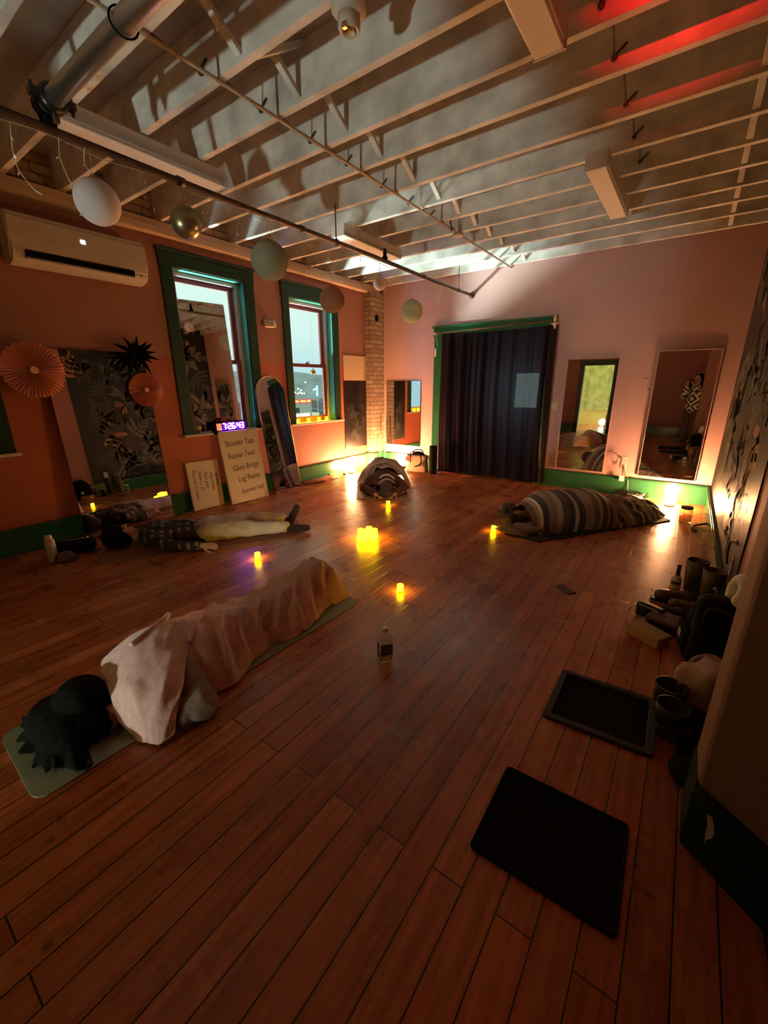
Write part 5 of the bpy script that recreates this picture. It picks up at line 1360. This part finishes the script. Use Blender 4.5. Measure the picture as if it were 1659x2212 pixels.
# ---- floor by the right wall
t = thing('phone', 'flat grey phone lying on the floor right of the middle', 'phone', (-.53, 3.095, 0), R(-38)); bm = BM(); box(bm, -.072, .072, -.036, .036, .001, .010, bev=.004); obj('body', bm, 'brownleather', t); bm = BM(); box(bm, -.066, .066, -.032, .032, .0095, .0105); obj('screen', bm, 'blackgloss', t)
t = thing('glass_jar', 'glass jar of water with a dark lid beside the right egg lamp', 'jar', (.165, 5.52, 0)); bm = BM(); lathe(bm, [(.0001, .004), (.058, .004), (.062, .012), (.062, .14), (.055, .158), (.052, .17), (.048, .17), (.051, .157), (.058, .138), (.058, .012), (.0001, .010)], 28); obj('glass', bm, 'clearglass', t, smooth=True)
bm = BM(); lathe(bm, [(.056, .011), (.0565, .015), (.0565, .092), (.0001, .092)], 24); obj('water', bm, 'water', t, smooth=True); bm = BM(); lathe(bm, [(.056, .165), (.058, .168), (.058, .188), (.054, .192)], 24); obj('lid', bm, 'darkwood', t, smooth=True)
t = thing('belt', 'black belt looped on the floor against the right baseboard', 'belt', (.30, 5.37, 0), R(70)); bm = BM(); tube(bm, spline([(-.14, -.02, .012), (-.05, .05, .012), (.06, .055, .014), (.13, .0, .03), (.16, -.05, .05)], 8), .012, 8); obj('band', bm, 'leather', t, smooth=True); bm = BM(); box(bm, -.165, -.125, -.035, -.005, .004, .02, bev=.004); obj('buckle', bm, 'iron', t)
t = thing('wall_hook', 'dark hook with a hanging loop low on the black wallpaper', 'hook', (XR, 3.25, .545), R(-90)); bm = BM(); lathe(bm, [(.018, 0), (.018, .006), (.008, .010), (.008, .03)], 14, (0, 0, 0), (R(90), 0, 0)); obj('rose', bm, 'brass', t, smooth=True); bm = BM(); tube(bm, spline([(0, -.03, 0), (.012, -.035, -.03), (.0, -.03, -.10), (-.02, -.02, -.16)], 6), .006, 8); obj('loop', bm, 'leather', t, smooth=True)
t = thing('spray_bottle', 'white necked bottle with a black top by the tall boots', 'bottle', (.135, 3.475, 0)); bm = BM(); lathe(bm, [(.030, 0), (.032, .006), (.032, .10), (.028, .125), (.014, .145)], 24); obj('body', bm, 'brownleather', t, smooth=True); bm = BM(); lathe(bm, [(.0335, .115), (.032, .130), (.022, .150), (.015, .158)], 24); lathe(bm, [(.033, .004), (.033, .022)], 24); obj('shoulder', bm, 'white', t, smooth=True); bm = BM(); lathe(bm, [(.0325, .04), (.0325, .09)], 24); obj('paper_label', bm, 'canvas', t, smooth=True); bm = BM(); lathe(bm, [(.013, .155), (.013, .235), (.011, .24)], 16); obj('top', bm, 'blackgloss', t, smooth=True)
def boot(label, loc, rotz, h=.34, m='brownleather', fallen=False, group='tall boots by the right wall'):
    t = thing('boot', label, 'boot', loc, rotz, group)
    bm = BM(); cap(bm, (0, 0, .05), .045, (0, .17, .04), .042); cap(bm, (0, 0, .05), .046, (0, -.005, min(.16, h - .165)), .050); cap(bm, (0, -.005, min(.16, h - .165)), .05, (0, .0, h - .155), .050)
    me = fuse(bm, .008, 3); obj('upper', me, m, t)
    bm = BM(); lathe(bm, [(.050, max(.07, h - .22)), (.060, h - .09), (.066, h), (.059, h), (.054, h - .085), (.0001, h - .095)], 24); obj('shaft_top', bm, m, t, smooth=True)
    bm = BM(); prism(bm, [(.046 * cos(a), .05 * sin(a) + (.18 if sin(a) > 0 else 0)) for a in [i * pi / 10 for i in range(20)]], .001, .016); box(bm, -.035, .035, -.05, .03, .001, .024, bev=.004); obj('sole', bm, 'blackgloss', t)
    return t
b0 = boot('tall brown boot by the right wall, farther of the two from the viewer', (.225, 3.36, 0), R(100))
dup(b0, (.315, 3.225, 0), R(92), 'tall brown boot by the right wall, nearer of the two to the viewer')
def shoe(label, loc, rotz, m='leather', group=None):
    t = thing('shoe', label, 'shoe', loc, rotz, group)
    bm = BM(); cap(bm, (0, -.09, .045), .040, (0, .04, .045), .042); cap(bm, (0, .02, .04), .042, (0, .12, .032), .033); cap(bm, (0, -.095, .05), .038, (0, -.10, .085), .036); obj('upper', fuse(bm, .007, 3), m, t)
    bm = BM(); prism(bm, [(.045 * cos(a), .05 * sin(a) + (.10 if sin(a) > 0 else -.09)) for a in [i * pi / 10 for i in range(20)]], .001, .016); obj('sole', bm, 'blackgloss', t)
    bm = BM()
    for k in range(4): tube(bm, [(-.026, -.01 + k * .024, .083 - k * .004), (.026, -.0 + k * .024, .083 - k * .004)], .003, 5)
    obj('laces', bm, 'iron', t, smooth=True); return t
s0 = shoe('low black laced shoe lying in front of the tall brown boots', (.215, 3.085, 0), R(78))
t = thing('yoga_block', 'pale wooden yoga block lying on the floor, nearest of the pile', 'yoga block', (.025, 2.715, 0), R(-33)); bm = BM(); box(bm, -.105, .105, -.058, .058, .002, .072, bev=.006, seg=3); obj('block', bm, 'woodblock', t)
t = thing('yoga_block', 'dark foam yoga block behind the pale wooden one', 'yoga block', (.13, 2.90, 0), R(-18)); bm = BM(); box(bm, -.115, .115, -.075, .075, .002, .085, bev=.01, seg=3); obj('block', bm, 'darkwood', t); bm = BM(); box(bm, -.10, .10, -.0765, -.074, .02, .06); obj('stamped_panel', bm, 'leather', t)
t = thing('black_case', 'slim black case leaning on the dark foam block', 'case', (.03, 2.985, 0), R(-25)); bm = BM(); box(bm, -.10, .07, -.03, .03, .002, .10, bev=.018, seg=3); obj('shell', bm, 'leather', t); bm = BM(); tube(bm, [(-.08, -.031, .088), (.05, -.031, .088)], .003, 5); obj('zip', bm, 'galv', t)
t = thing('eyeglasses', 'small brown folded frame on the floor left of the black shoes', 'glasses', (-.005, 3.10, 0), R(-15)); bm = BM(); 
for x in (-.036, .036): tube(bm, [(x + .030 * cos(a), 0, .024 + .022 * sin(a)) for a in [i * pi / 8 for i in range(16)]], .0035, 6, closed=True)
tube(bm, [(-.008, 0, .03), (.008, 0, .03)], .003, 6); obj('rims', bm, 'brownleather', t, smooth=True)
for x in (-.067, .067): bm = BM(); tube(bm, [(x, 0, .03), (x * 1.02, -.10, .028), (x * 1.02, -.13, .012)], .003, 6); obj('temple', bm, 'brownleather', t, smooth=True)
t = thing('backpack', 'black backpack slumped against the right wall', 'backpack', (.285, 2.70, 0), R(-80)); bm = BM(); ell(bm, (0, 0, .18), (.17, .085, .20)); box(bm, -.15, .15, -.08, .075, .004, .25, bev=.05, seg=4); obj('body', fuse(bm, .012, 4), 'black', t); bm = BM(); box(bm, -.10, .10, -.115, -.07, .03, .18, bev=.03, seg=4); obj('front_pocket', bm, 'black', t, smooth=True); bm = BM(); tube(bm, spline([(-.05, 0, .36), (-.03, 0, .41), (.03, 0, .41), (.05, 0, .36)], 5), .008, 6); obj('grab_loop', bm, 'leather', t, smooth=True); bm = BM(); box(bm, -.03, .02, -.1165, -.114, .10, .15); obj('badge', bm, 'cream', t)
t = thing('travel_pillow', 'white horseshoe travel pillow on top of the black backpack', 'pillow', (.338, 2.365, .565), rot=(R(80), 0, R(-75))); bm = BM(); tube(bm, spline([(-.028, -.045, 0), (-.048, 0, 0), (-.032, .044, 0), (0, .055, 0), (.032, .044, 0), (.048, .0, 0), (.028, -.045, 0)], 6), [.028] + [.035] * 35 + [.028], 16); obj('cushion', bm, 'white', t, smooth=True)
t = thing('duffel_bag', 'black holdall under the white travel pillow beside the pier', 'bag', (.285, 2.435, 0), R(0)); bm = BM(); box(bm, -.085, .085, -.075, .075, .003, .485, bev=.05, seg=4); obj('body', bm, 'black', t, smooth=True); bm = BM(); tube(bm, spline([(-.05, -.078, .38), (-.04, -.085, .45), (.04, -.085, .45), (.05, -.078, .38)], 5), .009, 6); obj('handle', bm, 'leather', t, smooth=True)
t = thing('steel_tumbler', 'dark tumbler with a pale lid beside the black backpack', 'tumbler', (.285, 2.905, 0)); bm = BM(); lathe(bm, [(.034, .001), (.036, .008), (.046, .19), (.046, .20)], 24); obj('body', bm, 'brownleather', t, smooth=True); bm = BM(); lathe(bm, [(.048, .198), (.048, .212), (.04, .218), (.02, .218)], 24); obj('lid', bm, 'white', t, smooth=True)
t = thing('tote_bag', 'cream canvas tote bag slumped on the floor beside the pier', 'bag', (.285, 2.215, 0), R(60)); bm = BM(); ell(bm, (0, 0, .13), (.125, .085, .13)); box(bm, -.12, .12, -.075, .075, .004, .245, bev=.04, seg=3); me = fuse(bm, .012, 4)
for v in me.vertices: v.co += Vector((nz(*(v.co * 9)), nz(*(v.co * 9 + Vector((4, 4, 4)))), 1.4 * nz(*(v.co * 9 + Vector((8, 1, 1)))))) * .022; v.co.z = max(.003, v.co.z)
obj('body', me, 'canvas', t); bm = BM(); tube(bm, spline([(-.08, .05, .235), (-.05, .09, .20), (.0, .10, .15), (.05, .09, .20), (.08, .05, .235)], 6), .009, 6); obj('handle', bm, mat('tan_webbing', (.36, .24, .17), .9), t, smooth=True)
s1 = boot('black ankle boot on the floor beside the cream tote, left one', (.150, 2.075, 0), R(-100), .155, 'leather', group='black ankle boots by the pier')
dup(s1, (.165, 1.93, 0), R(-112), 'black ankle boot on the floor beside the cream tote, right one')
t = thing('black_jacket', 'black jacket heaped on the floor in front of the ankle boots', 'jacket', (.285, 1.79, 0)); bm = BM(); ell(bm, (0, .02, .04), (.11, .16, .06)); ell(bm, (.02, .12, .05), (.08, .10, .07)); ell(bm, (-.03, -.07, .03), (.09, .09, .045)); me = fuse(bm, .01, 3)
for v in me.vertices: v.co += Vector((nz(*(v.co * 13)), nz(*(v.co * 13 + Vector((4, 4, 4)))), 1.4 * nz(*(v.co * 13 + Vector((8, 1, 1)))))) * .02; v.co.z = max(.003, v.co.z)
obj('folds', me, 'black', t); bm = BM(); box(bm, -.02, .05, -.13, -.10, .062, .070, bev=.003, rot=None); obj('reflective_tab', bm, mat('grey_reflective_tab', (.35, .38, .38), .4), t)

def tray(label, corners, rim):
    P = [Vector((x, y, 0)) for x, y in corners]; c = sum(P, Vector()) / 4; L = [p - c for p in P]
    t = thing('boot_mat', label, 'floor mat', tuple(c), group='black rubber mats on the floor')
    def rc(k, r=.02):
        out = []
        for i in range(4):
            a, b, d = L[i - 1] * k, L[i] * k, L[(i + 1) % 4] * k; u = (a - b).normalized() * r; w_ = (d - b).normalized() * r
            for q in range(5): s = q / 4; out.append(b + u * (1 - s) ** 2 + w_ * s ** 2)
        return out
    A = rc(1); B = rc(.86 if rim else .97, .015)
    bm = BM(); prism(bm, [(p.x, p.y) for p in A], .001, .008); obj('pad', bm, 'rubber', t)
    bm = BM(); n = len(A)
    va = [bm.verts.new((p.x, p.y, .0075)) for p in A]; vm = [bm.verts.new((p.x * .985, p.y * .985, .018)) for p in A]; vb = [bm.verts.new((p.x, p.y, .018)) for p in B]; vc = [bm.verts.new((p.x * .985, p.y * .985, .0082)) for p in B]
    for X, Y in ((va, vm), (vm, vb), (vb, vc)):
        for i in range(n): bm.faces.new((X[i], X[(i + 1) % n], Y[(i + 1) % n], Y[i]))
    obj('rim', bm, 'rubberrim' if rim else 'rubber', t)
tray('farther black rubber mat, with a worn raised rim, by the ankle boots', [(-.322, 2.105), (.118, 2.13), (.125, 1.735), (-.320, 1.705)], True)
tray('nearest black rubber mat in the foreground', [(-.358, 1.345), (.078, 1.362), (.088, .985), (-.355, .972)], False)

# ---- the lit room behind the viewer, seen in the back wall mirror
t = thing('side_table', 'small pale table in the lit room, seen in the mirror', 'table', (-2.02, -3.35, 0)); bm = BM(); box(bm, -.27, .30, -.25, .25, .72, .75, bev=.006); obj('tabletop', bm, 'wood', t)
for x in (-.22, .25):
    for y in (-.2, .2): bm = BM(); tube(bm, [(x, y, .72), (x * 1.18, y * 1.1, .0)], [.024, .016], 10); obj('leg', bm, 'wood', t, smooth=True)
t = thing('wire_chair', 'dark wire chair beside the pale table, seen in the mirror', 'chair', (-1.98, -2.70, 0), R(60)); bm = BM(); box(bm, -.2, .2, -.2, .2, .44, .46, bev=.008); obj('seat', bm, 'darkwood', t); bm = BM(); box(bm, -.19, .19, -.2, -.18, .72, .80, bev=.006); 
for x in (-.17, 0, .17): tube(bm, [(x, -.19, .46), (x, -.195, .74)], .009, 8)
obj('backrest', bm, 'darkwood', t)
for x in (-.17, .17):
    for y in (-.17, .17): bm = BM(); tube(bm, [(x, y, .44), (x * 1.1, y * 1.1, 0)], .012, 8); obj('leg', bm, 'darkwood', t, smooth=True)
t = thing('sheer_curtain', 'pale green patterned curtain on the far side of the lit room', 'curtain', (-2.6, -4.42, 0)); obj('cloth', grid(90, 12, lambda u, v: Vector((-.85 + 1.7 * u, .03 * sin(u * 40) + .01 * sin(u * 93), .55 + 1.95 * v))), mat('pale_green_sheer', (.55, .62, .30), .9, var=.45, vscale=4), t, smooth=True)
t = thing('potted_plant', 'leafy plant on the table in the lit room, seen in the mirror', 'plant', (-2.10, -3.38, .75)); bm = BM(); lathe(bm, [(.05, 0), (.065, .10), (.06, .10), (.05, .09), (.0001, .09)], 18); obj('pot', bm, 'white', t, smooth=True); bm = BM(); rr = random.Random(8)
for k in range(26):
    a = rr.uniform(0, 6.28); L = rr.uniform(.18, .42); e = rr.uniform(.3, 1.3); d = Vector((cos(a) * cos(e), sin(a) * cos(e), sin(e))); s = d.cross(Vector((0, 0, 1))).normalized(); p = Vector((0, 0, .09))
    q = [p, p + d * L * .5 + s * .035, p + d * L * .8 + s * .03, p + d * L - Vector((0, 0, .03)), p + d * L * .8 - s * .03, p + d * L * .5 - s * .035]; bm.faces.new([bm.verts.new(v) for v in q])
obj('foliage', bm, mat('dark_leaf', (.03, .10, .03), .6), t)
t = thing('globe_lamp', 'added globe lamp on the floor of the lit room, source of the low doorway light', 'lamp', (-2.47, -3.85, 0)); bm = BM(); lathe(bm, [(.08, 0), (.08, .015), (.05, .03), (.05, .06)], 20); obj('stand', bm, 'galv', t, smooth=True); bm = BM(); ball(bm, (0, 0, .16), .11, 24); obj('globe', bm, emit('lit_globe', (.84, 1.0, .84), 1150), t, smooth=True)  # added lamp that supplies the low light through the doorway

# ---- outside: shop, street lamp, distant lights
t = thing('shop_building', 'lit shop across the road with a red sign band, seen through the second window', 'building', (-24.4, 22.4, -4.1))
bm = BM(); box(bm, -1.6, .38, -1.6, 1.25, 0, 4.32); obj('wall', bm, emit('floodlit_wall_glow', (.52, .60, .48), .34), t)  # wall glows by itself in place of floodlight falling on it
bm = BM(); box(bm, .36, .44, -1.6, 1.25, 4.26, 4.52); obj('sign_band', bm, emit('red_sign', (1, .03, .015), 1.3), t)
for y0, y1 in ((-.62, -.12), (.05, .60), (.72, 1.10)): bm = BM(); box(bm, .43, .46, y0, y1, 4.32, 4.46); obj('sign_text_bar', bm, emit('sign_amber', (1, .62, .20), 2.0), t)
for y0, y1, s in ((-.66, -.10, 1.5), (.02, .98, 2.2)): bm = BM(); box(bm, .38, .43, y0, y1, 2.75, 3.48); obj('window', bm, emit('shop_window', (1, .95, .70), s), t)
bm = BM(); box(bm, .38, .41, -.66, -.05, 3.56, 3.92); obj('dark_panel', bm, mat('dark_fascia', (.05, .07, .09), .6), t)
t = thing('kiosk', 'small lit kiosk right of the shop across the road', 'building', (-24.0, 24.05, -4.1)); bm = BM(); box(bm, -1, -.02, -.40, .42, 0, 3.45); obj('wall', bm, emit('kiosk_wall_glow', (.62, .66, .40), .9), t); bm = BM(); box(bm, -.02, .0, -.3, .0, 2.8, 3.3); box(bm, -.02, .0, .06, .34, 2.8, 3.3); obj('window', bm, emit('kiosk_window', (.9, .92, .6), 1.1), t)  # kiosk wall glows too, standing in for light falling on it
t = thing('street_lamp', 'tall pale street lamp beyond the shop, seen through the second window', 'street lamp', (-30, 30.35, -4.1)); bm = BM(); tube(bm, [(0, 0, 0), (0, .06, 4.4)], .05, 8); obj('mast', bm, 'galv', t); bm = BM(); tube(bm, spline([(0, .06, 4.35), (0, .02, 5.45), (0, -.2, 5.65), (0, -.8, 5.78)], 6), .05, 8); obj('arm', bm, 'galv', t, smooth=True); bm = BM(); tube(bm, [(0.02, .02, 4.45), (0.02, .06, 5.5)], .11, 8); obj('bright_mast_glow', bm, emit('pale_blue_mast_glow', (.45, .85, 1), 1.1), t)  # thick upper part of the pole, its cyan brightness added as glow
bm0 = BM(); ball(bm0, (0, 0, 0), .26, 10); first = None
pts_l = [(91.66, -.86), (92.78, -1.16), (93.78, -.9), (94.54, -1.19), (95.53, -1.21), (94.23, -.21), (93.1, .22), (99.9, -.14), (100.57, .14), (96.4, 2.15)]
for k, (y, z) in enumerate(pts_l):
    if first is None:
        first = obj('distant_light', bm0, emit('distant_lamp', (1, .95, .82), 5), loc=(-100, y, z), smooth=True); tag(first, 'tiny distant lamp on the dark hillside seen through the second window', 'distant light', 'distant lamps on the hillside')
    else:
        o = first.copy(); COL.objects.link(o); o.location = (-100, y, z)
for lab, pts in (('upper power cable sloping across the view in the second window', [(-15, 12.9, 1.15), (-15, 13.62, 1.02), (-15, 15.33, .72), (-15, 16.5, .5)]), ('lower power cable sloping across the view in the second window', [(-15, 14.2, .5), (-15, 14.67, .415), (-15, 15.4, .27), (-15, 16.5, .05)])):
    t = thing('power_cable', lab, 'cable', (0, 0, 0)); bm = BM(); tube(bm, pts, .018, 6); obj('wire', bm, emit('floodlit_wire_glow', (.6, .62, .68), .25), t)  # cables given a faint glow in place of light catching them

# =================================================================== LIGHT
def area(name, loc, target, size, power, col, shape='DISK', spread=None):
    l = bpy.data.lights.new(name, 'AREA'); l.energy = power; l.color = col; l.size = size; l.shape = shape
    if spread: l.spread = R(spread)
    o = bpy.data.objects.new(name, l); COL.objects.link(o); o.location = loc
    o.rotation_euler = (Vector(target) - Vector(loc)).to_track_quat('-Z', 'Y').to_euler(); return o
# street light reaching the ceiling through the windows from below
area('shop_floodlight', (-8.2, 3.0, -1.2), (-4.0, 4.9, 2.2), .7, 2600, (.82, 1.0, .92))
area('blue_sign_light', (-6.6, 2.2, .6), (-4.9, 4.2, 1.2), .5, 60, (.12, .35, 1.0))
# lamp in the room behind the viewer
area('kitchen_ceiling_light', (-2.4, -3.0, 2.6), (-2.4, -3.0, 0), .5, 12, (1, .92, .40))
# red beacon
l = bpy.data.lights.new('red_beacon_light', 'SPOT'); l.energy = 1100; l.color = (1, .012, .012); l.spot_size = R(36); l.spot_blend = .75; l.shadow_soft_size = .02
o = bpy.data.objects.new('red_beacon_light', l); COL.objects.link(o); o.location = (.115, .445, 2.70)
o.rotation_euler = (Vector((-.19, 2.24, 3.52)) - Vector(o.location)).to_track_quat('-Z', 'Y').to_euler()

# ---- night sky: pale overcast glow, bluer towards the horizon
w = bpy.data.worlds.new('night_sky'); S.world = w; w.use_nodes = True
N, L = w.node_tree.nodes, w.node_tree.links; bg = N['Background']
tc = N.new('ShaderNodeTexCoord'); sx = N.new('ShaderNodeSeparateXYZ'); L.new(tc.outputs['Generated'], sx.inputs[0])
r = N.new('ShaderNodeValToRGB'); L.new(sx.outputs[2], r.inputs['Fac'])
r.color_ramp.elements[0].position = 0; r.color_ramp.elements[0].color = (.30, .44, .50, 1)
r.color_ramp.elements[1].position = .42; r.color_ramp.elements[1].color = (.55, .66, .52, 1)
e = r.color_ramp.elements.new(.10); e.color = (.42, .55, .52, 1)
L.new(r.outputs[0], bg.inputs['Color']); bg.inputs['Strength'].default_value = 2.1

# =================================================================== CAMERA
cam = bpy.data.cameras.new('camera'); cam.sensor_fit = 'VERTICAL'; cam.sensor_height = 36
cam.lens = 890.7 / 2212 * 36; cam.clip_start = .01; cam.clip_end = 500
co = bpy.data.objects.new('camera', cam); COL.objects.link(co)
yaw, pitch, roll = .6254, .3006, -.0044
fw = Vector((-sin(yaw) * cos(pitch), cos(yaw) * cos(pitch), -sin(pitch))); r0 = Vector((cos(yaw), sin(yaw), 0)); u0 = r0.cross(fw)
rt = r0 * cos(roll) + u0 * sin(roll); up = u0 * cos(roll) - r0 * sin(roll)
co.matrix_world = Matrix(((rt.x, up.x, -fw.x, 0), (rt.y, up.y, -fw.y, 0), (rt.z, up.z, -fw.z, 1.5), (0, 0, 0, 1)))
S.camera = co
S.view_settings.view_transform = 'Standard'; S.view_settings.look = 'None'; S.view_settings.gamma = 1; S.view_settings.exposure = -.15
try: S.view_settings.use_curve_mapping = False
except Exception: pass
S.cycles.use_denoising = True
try: S.cycles.denoiser = 'OPENIMAGEDENOISE'
except Exception: pass
S.cycles.max_bounces = 9; S.cycles.diffuse_bounces = 4; S.cycles.glossy_bounces = 6; S.cycles.transmission_bounces = 8; S.cycles.transparent_max_bounces = 10
S.cycles.sample_clamp_indirect = 4; S.cycles.caustics_reflective = False; S.cycles.caustics_refractive = False
S.cycles.use_light_tree = True
